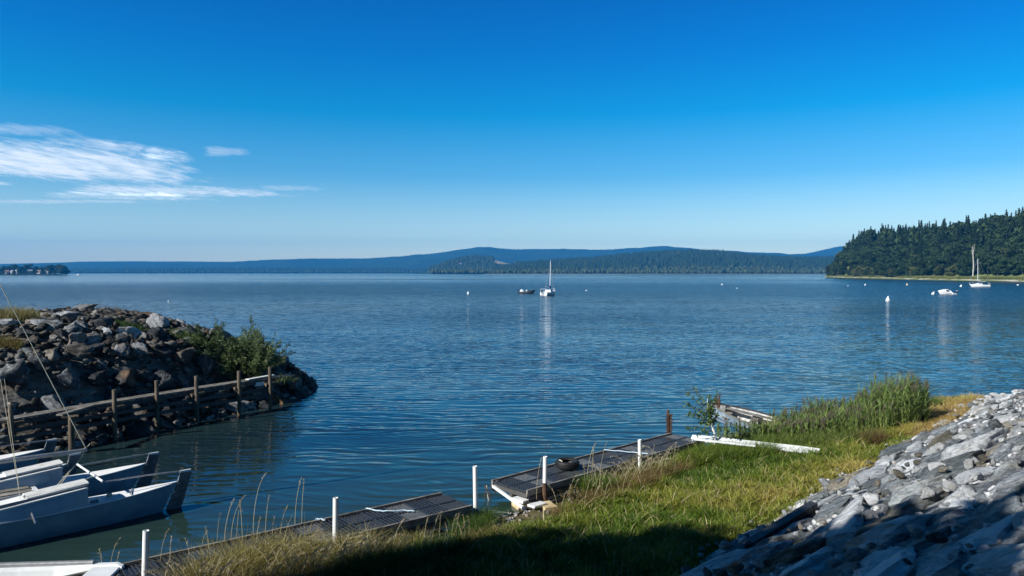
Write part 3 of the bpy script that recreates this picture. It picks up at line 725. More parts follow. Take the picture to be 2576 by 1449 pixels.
for (wx, wy, wl, ln_, lb) in ((-4.2, 13.75, 14, .85, 'leafy brown-green weed against the middle of the nearer dock'), (-5.3, 12.75, 12, .75, 'leafy weed beside the white post at the bottom left'), (-3.0, 14.5, 12, .6, 'small leafy weed under the side beam of the nearer dock'), (3.3, 19.9, 14, .7, 'reddish leafy weed beside the white post on the farther dock'), (1.5, 17.7, 12, .55, 'low broad-leaved weed by the foam floats')):
    shrub('weed', lb, (wx, wy, float(gz(wx, wy))), wl, ln_, (.6, 1.5), .07, .022, 34, [(.12, .12, .03), (.20, .17, .06), (.28, .18, .09)] if 'green' not in lb else [(.07, .11, .02), (.16, .15, .05), (.24, .16, .07)], M['bark'], .006, 1., int(wl*7+wx*3), 'weed', 2)
p = at(618, 945, 1.25)
shrub('willow_bush', 'bushy green willow growing on the breakwater tip behind the pier', (p.x, p.y, float(bz(p.x, p.y))), 60, 2.4, (.2, 1.5), .20, .042, 96, [(.045, .08, .025), (.08, .125, .045), (.17, .215, .10)], M['bark'], .022, 1.1, 4)
shrub('willow_bush', 'small low willow shoots left of the larger willow on the breakwater', (p.x-1.6, p.y-.3, float(bz(p.x-1.6, p.y-.3))), 16, 1.15, (.2, 1.3), .14, .04, 40, [(.035, .065, .018), (.09, .13, .05)], M['bark'], .015, 1.1, 5)
def birch():
    b = Vector((6.35, 23.1, .5)); T = thing('birch_sapling', 'young leaning birch with white trunk beside the farther dock', 'tree', b); g = random.Random(3)
    tr = MB(); P0 = [Vector((.02, 0, -.1)), Vector((-.02, 0, .3)), Vector((-.12, 0, .65)), Vector((-.22, .02, 1.0)), Vector((-.22, .04, 1.35))]
    tr.tube(P0, [.042, .036, .026, .016, .008], 7); tr.build('trunk', M['birch_bark'], T, True)
    br = MB(); P = []; D = []
    ends = [(-1.0, 1.25), (-.85, .95), (-.8, 1.5), (-.55, 1.65), (-.4, 1.35), (-.95, .45), (-.7, .75), (.1, 1.3), (.15, 1.55), (-.05, 1.05), (.25, .8), (-.3, 1.1), (-.45, .95), (.3, .45), (-.6, .25), (-.15, 1.45), (-.5, .6), (-.3, .7), (.05, .6)]
    for i, (ex, ez) in enumerate(ends):
        st0 = P0[1].lerp(P0[3], min(.95, max(0, (ez-.3)*.6))); e = Vector((ex, g.gauss(0, .28), ez)); mid = st0.lerp(e, .5)+Vector((0, 0, .06))
        br.tube([st0, mid, e], [.011, .007, .003], 4)
        for _ in range(46):
            f = g.uniform(.2, 1.03); p = st0.lerp(mid, f*2) if f < .5 else mid.lerp(e, f*2-1)
            P.append((p+Vector((g.gauss(0, .03), g.gauss(0, .04), g.gauss(0, .03))))[:]); D.append(Vector((g.gauss(0, 1), g.gauss(0, 1), g.gauss(-.4, .7))).normalized()[:])
    br.build('branches', M['bark'], T); n = len(P)
    link('foliage', leaf_mesh('foliage', np.array(P), np.array(D), .075*rng.uniform(.8, 1.2, n), .062*rng.uniform(.8, 1.2, n), pick([(.04, .08, .02), (.07, .12, .03), (.12, .17, .06)], rng.random(n)), M['leaf']), T)
birch()

# ------------------------------------------------------------------ trees
def crown_clumps(g, kind, h):
    P = []; Nn = []
    if kind == 'spruce':
        nl = 34
        for i in range(nl):
            f = i/nl; z = h*(.10+.9*f); r = h*.165*(1-f)**.95+.05; nb = int(7+14*(1-f))
            for k in range(nb):
                a = g.uniform(0, 2*np.pi); l = r*g.uniform(.55, 1.15)
                for q in np.linspace(.25, 1, 4):
                    P.append((math.cos(a)*l*q+g.normal()*.25, math.sin(a)*l*q+g.normal()*.25, z-l*q*.35+g.normal()*.2)); Nn.append((math.cos(a)*.6, math.sin(a)*.6, .7))
    else:
        nc = 16; cs = []
        for _ in range(nc):
            a = g.uniform(0, 2*np.pi); rr = h*.27*math.sqrt(g.random()); z = h*g.uniform(.22, .88); rr *= 1-.55*max(0, z/h-.6)/.4
            cs.append((math.cos(a)*rr, math.sin(a)*rr, z, h*g.uniform(.10, .17)))
        for (x, y, z, r) in cs:
            for _ in range(120):
                v = g.normal(size=3); v /= np.linalg.norm(v); k = r*g.uniform(.6, 1.12)
                P.append((x+v[0]*k*1.15, y+v[1]*k*1.15, z+v[2]*k*.8)); Nn.append(v+np.array((0, 0, .35)))
    return np.array(P), np.array(Nn)
def crown_mesh(name, kind, h, cols, seed, size=.85, thin=1.):
    g = np.random.default_rng(seed); P, Nn = crown_clumps(g, kind, h)
    if thin < 1: q = g.random(len(P)) < thin; P = P[q]; Nn = Nn[q]
    n = len(P); Nn = Nn+g.normal(size=(n, 3))*.45; Nn /= np.linalg.norm(Nn, axis=1)[:, None]
    A = np.cross(Nn, g.normal(size=(n, 3))); A /= np.linalg.norm(A, axis=1)[:, None]; B = np.cross(Nn, A)
    s = size*g.uniform(.6, 1.3, n)[:, None]*(1 if kind != 'spruce' else np.clip(1.15-.85*P[:, 2:3]/h, .3, 1))
    V = np.stack([P-A*s*.7-B*s*.3, P+A*s*.3-B*s*.7, P+A*s*.75+B*s*.3+Nn*s*.2, P-A*s*.2+B*s*.75], 1).reshape(-1, 3)
    C = pick(cols, g.random(n), .25)
    return np_mesh(name, V, np.arange(n*4).reshape(-1, 4), 4, M['needle'], np.repeat(C, 4, 0))
SPC = [(.009, .021, .011), (.015, .031, .015), (.025, .043, .019)]
BRC = [(.014, .031, .013), (.024, .046, .017), (.038, .062, .023)]
YLC = [(.045, .062, .022), (.07, .085, .03), (.10, .105, .045)]
def trunk_mesh(h, r, m, lean=0):
    b = MB(); b.tube([(0, 0, -1), (lean*.3, 0, h*.35), (lean, 0, h*.8)], [r, r*.7, r*.25], 7); 
    for k in range(5):
        a = k*2.4; z = h*(.3+.1*k); b.tube([(lean*.4, 0, z), (math.cos(a)*h*.12+lean*.4, math.sin(a)*h*.12, z+h*.10)], [r*.3, r*.1], 5)
    return b.mesh('trunk', m, True)
TREES = {}
for kind, kk, cols, nv in (('spruce_tree', 'spruce', SPC, 4), ('broadleaf_tree', 'broad', BRC, 5), ('yellowish_tree', 'broad', YLC, 2)):
    TREES[kind] = [(trunk_mesh(22, .35, M['bark']), crown_mesh('crown', kk, 24 if kk == 'spruce' else 20, cols, 100+i+len(kind)*7, .95 if kk == 'broad' else .8)) for i in range(nv)]
LB = dict(spruce_tree='dark pointed spruce', broadleaf_tree='rounded dark green broadleaf tree', yellowish_tree='rounded yellow-green broadleaf tree')
def plant(kind, x, y, z, sc, label, group, parts=True, sx=1.):
    tm, cm = random.choice(TREES[kind]); T = thing(kind, label, 'tree', (x, y, z), (0, 0, random.uniform(0, 6.28)), group); T.scale = (sc*sx, sc*sx, sc)
    link('trunk', tm, T); link('crown', cm, T); return T

# wooded headland on the right ------------------------------------------
SH = [(300, 300), (322, 400), (326, 471), (316, 530), (335, 622), (364, 800), (392, 935), (410, 975), (470, 1010), (640, 1040)]
shx = np.array([p[0] for p in SH]); shy = np.array([p[1] for p in SH])
def inland(x, y):
    """metres inland of the headland shore (approximate)"""
    x = np.asarray(x, float); y = np.asarray(y, float)
    d1 = x-np.interp(y, shy, shx); d2 = (np.interp(x, [380, 410, 470, 640, 1500], [930, 975, 1010, 1040, 1060])-y)
    return np.minimum(d1, d2)
def hz_(x, y):
    d = inland(x, y); nn = vnoise(x, y, .02, 3)-.5
    off = np.interp(y, [400, 560, 620, 1000], [48, 42, 22, 8])
    e = np.interp(d, [-30, -2, 0, 4], [-2, -.3, .15, .9])
    return e+1.2*sstep(4, 40, d)+35*sstep(0, 1, (d-off+6)/np.interp(y, [600, 850], [90, 40]))*np.interp(y, [450, 560, 700, 880, 1010], [1.15, 1.08, .86, .95, .82])+nn*1.5*sstep(5, 30, d)
tag(grid('headland', 270, 900, 300, 1070, 130, 170, hz_, M['meadow'], skip=lambda c: c[:, 2] < -1.5), kind='structure')
cand = []
for _ in range(60000):
    y = random.uniform(380, 1010); x = random.uniform(.40*y, .72*y)
    d = float(inland(x, y)); off = float(np.interp(y, [400, 560, 600, 640, 1000], [50, 44, 30, 10, 5]))
    if off < d < off+150: cand.append((x, y))
ft = poisson(cand, lambda x, y: 8.0 if inland(x, y) < 70 else 10.0, 1200)
# largest in view first: near and at the forest front
ft.sort(key=lambda p: float(inland(p[0], p[1]))*2.2+p[1]*.25)
front = ft[:290]; back = ft[290:]
for (x, y, r) in front:
    d = float(inland(x, y)); off = float(np.interp(y, [400, 560, 600, 640, 1000], [50, 44, 30, 10, 5])); z = float(hz_(x, y))-.5
    ed = d-off
    if ed < 10: kind = random.choices(('broadleaf_tree', 'yellowish_tree', 'spruce_tree'), (5, 3.0 if y > 600 else .5, .6))[0]; sc = random.uniform(.32, .62) if 600 < y < 860 else random.uniform(.5, .9)
    elif ed < 35: kind = random.choices(('broadleaf_tree', 'yellowish_tree', 'spruce_tree'), (6, .5, 3))[0]; sc = random.uniform(.7, 1.0)
    else: kind = random.choices(('broadleaf_tree', 'spruce_tree'), (2, 6))[0]; sc = random.uniform(.8, 1.08)
    sc *= float(np.interp(y, [500, 900, 1000], [1, 1.05, .8]))
    where = 'at the foot of the headland forest' if ed < 10 else 'in the middle of the headland forest' if ed < 35 else 'on the headland skyline'
    plant(kind, x, y, z, sc, '%s %s on the right' % (LB[kind], where), 'trees of the right-hand headland', sx=1.28 if kind == 'spruce_tree' else 1.1)
def merged_forest(name, label, items, lods, seed, m):
    g = np.random.default_rng(seed); Vs = []; Fs = []; Cs = []; b = 0
    for (x, y, z, sc, k) in items:
        V, Fc, C = lods[k][g.integers(len(lods[k]))]; a = g.uniform(0, 6.28); c, s = math.cos(a), math.sin(a)
        P = np.stack([(V[:, 0]*c-V[:, 1]*s)*sc+x, (V[:, 0]*s+V[:, 1]*c)*sc+y, V[:, 2]*sc*g.uniform(.85, 1.15)+z], 1)
        Vs.append(P); Fs.append(Fc+b); Cs.append(C*g.uniform(.75, 1.25)); b += len(P)
    Fc = np.concatenate(Fs)
    return tag(link(name, np_mesh(name, np.concatenate(Vs), Fc, Fc.shape[1], m, np.concatenate(Cs))), label, 'forest', kind='stuff')
def extract(me):
    V = np.zeros(len(me.vertices)*3, np.float32); me.vertices.foreach_get('co', V); Fc = np.zeros(len(me.loops), np.int32); me.loops.foreach_get('vertex_index', Fc)
    C = np.zeros(len(me.vertices)*4, np.float32); me.color_attributes['Tint'].data.foreach_get('color', C)
    return V.reshape(-1, 3), Fc.reshape(-1, 4), C.reshape(-1, 4)[:, :3]
lod = {'s': [extract(crown_mesh('tmp', 'spruce', 24, SPC, 300+i, 1.3, .5)) for i in range(3)], 'b': [extract(crown_mesh('tmp', 'broad', 20, BRC, 310+i, 1.5, .45)) for i in range(3)]}
merged_forest('forest', 'dense dark wood filling the inside of the right-hand headland', [(x, y, float(hz_(x, y))-.5, random.uniform(.85, 1.1), 's' if random.random() < .7 else 'b') for (x, y, r) in back], lod, 3, M['needle'])
# dead pale trunk
p = at(2447, 700, 2.0)
yy = 560; xx = (2447*.3975-512)/F*yy; zb = float(hz_(xx, yy))
T = thing('dead_tree', 'bare pale dead trunk standing in front of the dark headland forest', 'tree', (xx, yy, zb))
b = MB(); b.tube([(0, 0, -1), (.5, 0, 10), (0, 0, 18), (-.7, 0, 24)], [.45, .38, .3, .12], 7); b.build('trunk', M['pale_bark'], T, True)
b = MB(); b.tube([(-.1, 0, 18.5), (.8, .2, 22), (1.0, .2, 25.5)], [.25, .15, .08], 6); b.tube([(0, 0, 17), (-1.6, .1, 21)], [.18, .06], 5); b.build('branches', M['pale_bark'], T, True)
# shore strip: sand and reeds of the headland
def strip(name, off0, off1, z0, z1, m, y0=300, y1=975, n=90, kind='structure'):
    ys = np.linspace(y0, y1, n); xs = np.interp(ys, shy, shx); V = []
    for x, y in zip(xs, ys): w = vnoise(np.array([y]), np.array([3.]), .06, 2)[0]*2; V += [(x+off0, y, z0), (x+off1+w, y, z1)]
    Fc = [(2*i, 2*i+1, 2*i+3, 2*i+2) for i in range(n-1)]
    return tag(link(name, np_mesh(name, V, Fc, 4, m)), kind=kind)
strip('beach', -2.0, 4.8, -.25, 1.15, M['sand'])
def far_reeds():
    n = 26000; y = rng.uniform(380, 960, n); x = np.interp(y, shy, shx)+4.5+rng.random(n)**1.2*np.interp(y, [380, 560, 600, 960], [10, 9, 9, 4])
    dens = vnoise(x*0+3, y, .03, 3); k = rng.random(n) < sstep(.3, .5, dens); x = x[k]; y = y[k]
    z = hz_(x, y); h = rng.uniform(1.2, 2.8, len(x))*np.where(y > 640, .8, 1)
    col = pick([(.06, .10, .025), (.14, .17, .05), (.26, .25, .09)], .25+.8*vnoise(y, x, .05, 2)-.2+.3*rng.random(len(x)))
    tag(link('shore_reeds', blades('shore_reeds', np.stack([x, y, z], 1), h, np.full(len(x), .35), col, .3, 2)), 'band of pale green reeds along the sandy shore of the headland', 'reeds', kind='stuff')
far_reeds()

# far country -----------------------------------------------------------
def ridge(name, prof, Y0, Y1, m, jag=1., nx=420, ny=26, back=1.25, base=-3, seedy=0):
    """a hill range whose skyline heights follow prof [(disp_x, disp_y)], standing between Y0 (foot) and Y1 (crest)"""
    px = np.array([p[0] for p in prof])*.3975; el = (HZ-np.array([p[1] for p in prof])*.3975)/F
    hgt = H+el*Y1; X1 = (px-512)/F*Y1
    xs = np.linspace(X1[0], X1[-1], nx); crest = np.interp(xs, X1, hgt)
    V = []; 
    for j in range(ny):
        f = j/(ny-1)*back; Yj = Y0+(Y1-Y0)*f; fz = math.sin(min(f, 1)*math.pi/2)**1.15 if f <= 1 else 1-(f-1)*1.4
        wob = (vnoise(xs, np.full(nx, Yj), .004, 4)-.5)*.22*(0 if abs(f-1) < .02 else 1)
        zz = base+(crest-base)*np.clip(fz+wob*min(1, f*3), 0, 2)
        if f > .03: zz = np.minimum(zz, base+(crest-base)*1.0+ (vnoise(xs, np.full(nx, Yj), .03, 2)-.5)*5*jag)
        V.append(np.stack([xs*(Yj/Y1)**.5 if False else xs, np.full(nx, Yj), zz], 1))
    V = np.concatenate(V); i = np.arange((nx-1)*(ny-1)); r = i//(nx-1)*nx+i % (nx-1)
    return tag(link(name, np_mesh(name, V, np.stack([r, r+1, r+nx+1, r+nx], 1), 4, m, smooth=True)), kind='structure'), (xs, crest)
FARP = [(-500, 672), (0, 667), (160, 663), (300, 658), (600, 660), (700, 655), (800, 651), (950, 652), (1080, 640), (1150, 631), (1220, 624), (1300, 628), (1400, 629), (1500, 630), (1600, 625), (1650, 622), (1800, 633), (1900, 639), (1950, 642), (2030, 639), (2070, 630), (2110, 621), (2200, 612), (2500, 620), (3100, 660)]
ridge('far_hills', FARP, 5600, 8200, M['hill'], 1.)
LOWP = [(-600, 684), (0, 683), (200, 681), (500, 679), (800, 679), (1000, 680), (1150, 682), (1300, 684)]
ridge('far_shore', LOWP, 4700, 5200, M['hill'], .4, nx=300, ny=12)
MIDP = [(1080, 687), (1120, 668), (1160, 655), (1200, 650), (1240, 653), (1280, 664), (1330, 668), (1400, 672), (1500, 680), (1560, 688)]
rm, _ = ridge('field_hill', MIDP, 3300, 4100, M['hill'], .4, nx=140, ny=16)
RGT = [(1230, 688), (1290, 674), (1350, 667), (1400, 663), (1500, 657), (1560, 650), (1620, 644), (1700, 640), (1780, 640), (1850, 650), (1920, 655), (2000, 658), (2100, 655), (2300, 650), (2500, 665)]
ridge('wooded_hill', RGT, 2600, 3500, M['hill'], .4, nx=220, ny=16)
def hill_z(prof, Y0, Y1, base=-3):
    px = np.array([p[0] for p in prof])*.3975; el = (HZ-np.array([p[1] for p in prof])*.3975)/F; hgt = H+el*Y1; X1 = (px-512)/F*Y1
    def f(x, y):
        cr = np.interp(x, X1, hgt); q = np.clip((y-Y0)/(Y1-Y0), 0, 1); return base+(cr-base)*np.sin(q*np.pi/2)**1.15
    return f
fr = hill_z(RGT, 2600, 3500); fm = hill_z(MIDP, 3300, 4100); fl = hill_z(LOWP, 4700, 5200)
def lowtree(kind, cols, seed):
    g = np.random.default_rng(seed)
    if kind == 's':
        V = [(0, 0, 24)]; 
        for r, z in ((3.4, 7), (4.2, 1)):
            for k in range(6): a = k*math.pi/3+g.uniform(-.3, .3); V.append((math.cos(a)*r*g.uniform(.8, 1.2), math.sin(a)*r*g.uniform(.8, 1.2), z+g.uniform(-1, 1)))
        Fc = [(0, 1+k, 1+(k+1) % 6, 1+(k+1) % 6) for k in range(6)]+[(1+k, 7+k, 7+(k+1) % 6, 1+(k+1) % 6) for k in range(6)]
    else:
        v, f = ICO[1]; V = v*(1+.35*(g.random((len(v), 1))-.5))*np.array((5.8, 5.8, 7.5))+np.array((0, 0, 9)); Fc = np.concatenate([f, f[:, 2:]], 1)
    V = np.array(V, float); Fc = np.array(Fc); Fc3 = Fc[:, :3] if kind != 's' else None
    if kind == 's':
        T = []; 
        for q in Fc:
            T.append(q[:3]); 
            if q[3] != q[2]: T.append((q[0], q[2], q[3]))
        Fc3 = np.array(T)
    cc = np.array(cols[g.integers(len(cols))]); C = np.tile(cc, (len(V), 1))*g.uniform(.8, 1.2, (len(V), 1))
    return V, Fc3, C
FS = [(.018, .035, .016), (.026, .046, .02)]; FB = [(.030, .050, .018), (.042, .062, .022), (.058, .072, .032)]
low = {'s': [lowtree('s', FS, i) for i in range(6)], 'b': [lowtree('b', FB, 20+i) for i in range(8)]}
def scatter(f, Yr, pxr, spacing, n, front, bfrac, zoff=0, avoid=None, cap=6500):
    items = []
    for _ in range(n):
        y = random.uniform(*Yr); x = (random.uniform(*pxr)*.3975-512)/F*y; z = float(f(x, y))
        if z < .3 and y > Yr[0]+60: continue
        if avoid and avoid(x, y): continue
        k = 'b' if (y < front and random.random() < .9) or random.random() < bfrac else 's'
        items.append((x, y, max(z, .6)-1, random.uniform(.75, 1.15)*(1. if k == 's' else random.uniform(.7, 1.15)), k))
    return items[:cap]
it = scatter(fr, (2600, 3520), (1240, 2500), 14, 15000, 2760, .06, cap=14000)
it += [(x, y, z, s_*.9, k) for (x, y, z, s_, k) in scatter(fr, (2560, 2680), (1085, 2300), 14, 3300, 9999, 1.)]
merged_forest('far_forest', 'mixed wood covering the low hill across the lake right of centre', it, low, 5, M['needle'])
fieldc = Vector(((1266*.3975-512)/F*3900, 3850))
it = scatter(fm, (3250, 4120), (1080, 1520), 14, 6000, 3450, .55, avoid=lambda x, y: abs(x-fieldc.x-8) < 58 and y > 3650, cap=6000)
merged_forest('hillside_wood', 'hazy mixed wood around the pale field across the lake', it, low, 6, M['needle'])
it = scatter(fl, (4650, 5100), (-200, 1250), 14, 7000, 4700, .25)
merged_forest('distant_wood', 'low dark wood along the far left shore of the lake', it, low, 8, M['needle'])
it = []
for _ in range(9000):
    px = random.uniform(-100, 2150); q = random.random(); X1 = (px*.3975-512)/F; y = 8200+random.uniform(-120, 120); x = X1*8200
    hh = np.interp(px, [a[0] for a in FARP], [H+(HZ-a[1]*.3975)/F*8200 for a in FARP])
    it.append((x, y, hh-14-abs(y-8200)*.03, random.uniform(.7, 1.1), 's' if random.random() < .6 else 'b'))
merged_forest('ridge_forest', 'forest on the crest of the distant blue hills', it, low, 9, M['needle'])
# pale field on the hill, laid on the hillside
xs = np.linspace(fieldc.x-45, fieldc.x+60, 14); ys = np.linspace(3700, 3900, 8); XX, YY = np.meshgrid(xs, ys)
V = np.stack([XX.ravel(), YY.ravel(), fm(XX, YY).ravel()+4.5], 1); i = np.arange(13*7); r = i//13*14+i % 13
tag(link('field', np_mesh('field', V, np.stack([r, r+1, r+15, r+14], 1), 4, M['field'])), kind='structure')
b = MB(); b.box((((1800*.3975-512)/F*2560), 2562, .2), (1600, 10, 1.6)); tag(b.build('far_beach', M['sand']), kind='structure')
# lone farmhouse on the hillside
def house(name, label, x, y, z, w, d, h, rz, roofm, group=None, win=True, wallm=None):
    T = thing(name, label, 'house', (x, y, z), (0, 0, rz), group)
    b = MB(); b.box((0, 0, h/2-.5), (w, d, h+1)); b.add([(-w/2, -d/2, h), (-w/2, d/2, h), (-w/2, 0, h+d*.42)], [(0, 1, 2)]); b.add([(w/2, -d/2, h), (w/2, d/2, h), (w/2, 0, h+d*.42)], [(0, 2, 1)]); b.build('wall', wallm or M['plaster'], T)
    b = MB(); e = .5
    for sg in (-1, 1): b.bar((0, sg*(d/2+e), h-e*.84+.15), (0, 0, h+d*.42+.15), w+2*e, .25, up=(0, 0, 1)) if False else b.add([(-w/2-e, sg*(d/2+e), h-e*.8), (w/2+e, sg*(d/2+e), h-e*.8), (w/2+e, 0, h+d*.42+.1), (-w/2-e, 0, h+d*.42+.1), (-w/2-e, sg*(d/2+e), h-e*.8+.3), (w/2+e, sg*(d/2+e), h-e*.8+.3), (w/2+e, 0, h+d*.42+.4), (-w/2-e, 0, h+d*.42+.4)], [(0, 1, 2, 3), (4, 7, 6, 5), (0, 4, 5, 1), (1, 5, 6, 2), (3, 2, 6, 7), (0, 3, 7, 4)])
    rf = b.build('roof', roofm, T)
    c = MB(); c.box((w*.2, d*.1, h+d*.42+.5), (.8, .8, 2)); c.build('chimney', M['plaster'], rf)
    if win:
        for k in range(3):
            q = MB(); q.box((-w*.3+k*w*.3, -d/2-.03, h*.55), (1.1, .1, 1.4)); q.build('window', M['glass'], T)
    return T
px, y = 1012*0+1795*0+1796, 3500
x = (1260*.3975-512)/F*3700
house('farmhouse', 'lone white farmhouse on the hazy hillside left of the pale field', (1794/2576*0+(1795*.3975-512))/F*3500*0+((1600+630*.3106)/4000*1024-512)/F*3600, 3600, float(fm(((1600+630*.3106)/4000*1024-512)/F*3600, 3600))+3, 16, 10, 7, .2, M['greyroof'])
# village headland on the left ------------------------------------------
VY = 1650
def vz(x, y):
    d = np.minimum((-.607*y-x)*.6, y-VY-0.); return -1.+np.clip(d, -2, 4)*.6+6*sstep(5, 120, d)
tag(grid('village_point', -1700, -960, VY-30, VY+350, 60, 30, vz, M['hill']), kind='structure')
def vx(dx, y): return (dx*.3975-512)/F*y
vt = [(3, 674, 'broadleaf_tree'), (18, 672, 'broadleaf_tree'), (28, 668, 'broadleaf_tree'), (48, 662, 'broadleaf_tree'), (58, 671, 'broadleaf_tree'), (66, 669, 'broadleaf_tree'), (84, 664, 'broadleaf_tree'), (93, 662, 'broadleaf_tree'), (108, 670, 'broadleaf_tree'), (120, 673, 'broadleaf_tree'), (131, 669, 'spruce_tree'), (141, 669, 'spruce_tree'), (158, 676, 'spruce_tree'), (170, 680, 'broadleaf_tree'), (40, 678, 'broadleaf_tree'), (76, 679, 'broadleaf_tree'), (100, 681, 'broadleaf_tree'), (-15, 670, 'broadleaf_tree')]
# px here are zoomed so that the point ends at display x 169
for (q, top, kind) in vt:
    dx = q if q < 175 else q; dx = dx*.80 if True else dx
    y = VY+random.uniform(40, 110); x = vx(dx, y); z = float(vz(x, y)); hh = H+(HZ-top*.3975)/F*y-z; plant(kind, x, y, z, hh/21., '%s among the lakeside houses on the far left point' % LB[kind], 'trees on the far left point', sx=1.15)
for (dx, top, kind, dyy) in tuple((random.uniform(0, 160), random.uniform(667, 676), 'broadleaf_tree', random.uniform(40, 110)) for _ in range(16))+tuple((q_, random.uniform(681, 686), 'broadleaf_tree', 0.) for q_ in (2, 8, 24, 37, 50, 60, 68, 84, 92, 106, 112, 126, 140))+((150, 667, 'broadleaf_tree', 15), (158, 669, 'broadleaf_tree', 5), (165, 672, 'broadleaf_tree', 12), (124, 667, 'broadleaf_tree', 18), (133, 668, 'broadleaf_tree', 25), (52, 684, 'broadleaf_tree', 4), (90, 686, 'broadleaf_tree', 4), (20, 685, 'broadleaf_tree', 5), (112, 685, 'broadleaf_tree', 4)):
    y = VY+dyy+12; x = vx(dx, y); z = float(vz(x, y)); hh = (H+(HZ-top*.3975)/F*y-z)*1.1; plant(kind, x, y, z, hh/20., 'rounded dark tree standing on the far left point', 'trees on the far left point', sx=1.2)
hs = [(18, 683, 9, 7, 4, 'white house with dark roof leftmost on the far left point', 'roof'), (31, 685, 9, 6, 3, 'low house with pale grey roof near the water on the far left point', 'greyroof'), (43, 680, 5, 5, 7, 'tall narrow white house between trees on the far left point', 'roof'), (76, 683, 8, 6, 4.5, 'white house with grey gable in the middle of the far left point', 'greyroof'), (99, 684, 10, 7, 4, 'small pale house right of the middle on the far left point', 'roof'), (118, 683, 8, 6, 3, 'low cottage among trees on the far left point', 'greyroof')]
for i, (dx, dy, w, d, h, lb, rf) in enumerate(hs):
    y = VY+24+i; x = vx(dx, y); house('lakeside_house', lb, x, y, float(vz(x, y))+2.+(i % 2), w, d, h, [.2, -.5, 1.2, .6, -.2, .1][i], M[rf], 'houses on the far left point')

# ------------------------------------------------------------------ trees that shade the lawn (left of and behind the camera)
DC = [crown_mesh('crown', 'broad', 11.0, BRC, 500+i, .55) for i in range(3)]
TM = trunk_mesh(10, .22, M['bark'])
for i, (tx, ty, hh, xs_) in enumerate([(.9, 15.1, 11.8, .30), (2.8, 14.6, 12., .5), (5.0, 14.3, 12., .55), (6.2, 13.2, 12., .55)]):
    lam = (hh-.9)/math.tan(R(SUN_EL)); x = tx+sh.x*lam; y = ty+sh.y*lam
    T = thing('shore_tree', 'leafy tree left of the viewer shading the lawn, %s' % ('nearest the docks', 'second from the docks', 'third from the docks', 'fourth from the docks')[i], 'tree', (x, y, float(gz(x, y))), (0, 0, i*1.7)); T.scale = (xs_, xs_, (hh-float(gz(x, y)))/10.6)
    link('trunk', TM, T); link('crown', DC[i % 3], T)
for i, (tx, ty, tz, hh) in enumerate([(5.2, 11.4, 2.1, 13.2), (5.2, 9.3, 2.9, 12.9), (4.6, 7.1, 3.5, 12.7), (4.4, 4.9, 4.2, 13.2)]):
    lam = (hh+.1-tz)/math.tan(R(SUN_EL)); x = tx+sh.x*lam; y = ty+sh.y*lam
    T = thing('bank_tree', 'leafy tree on the bank behind the viewer, %s' % ('nearest the lawn', 'second from the lawn', 'third from the lawn', 'farthest from the lawn')[i], 'tree', (x, y, float(gz(x, y))), (0, 0, i*2.1)); T.scale = (.62, .62, (hh-float(gz(x, y)))/10.6)
    link('trunk', TM, T); link('crown', DC[(i+1) % 3], T)

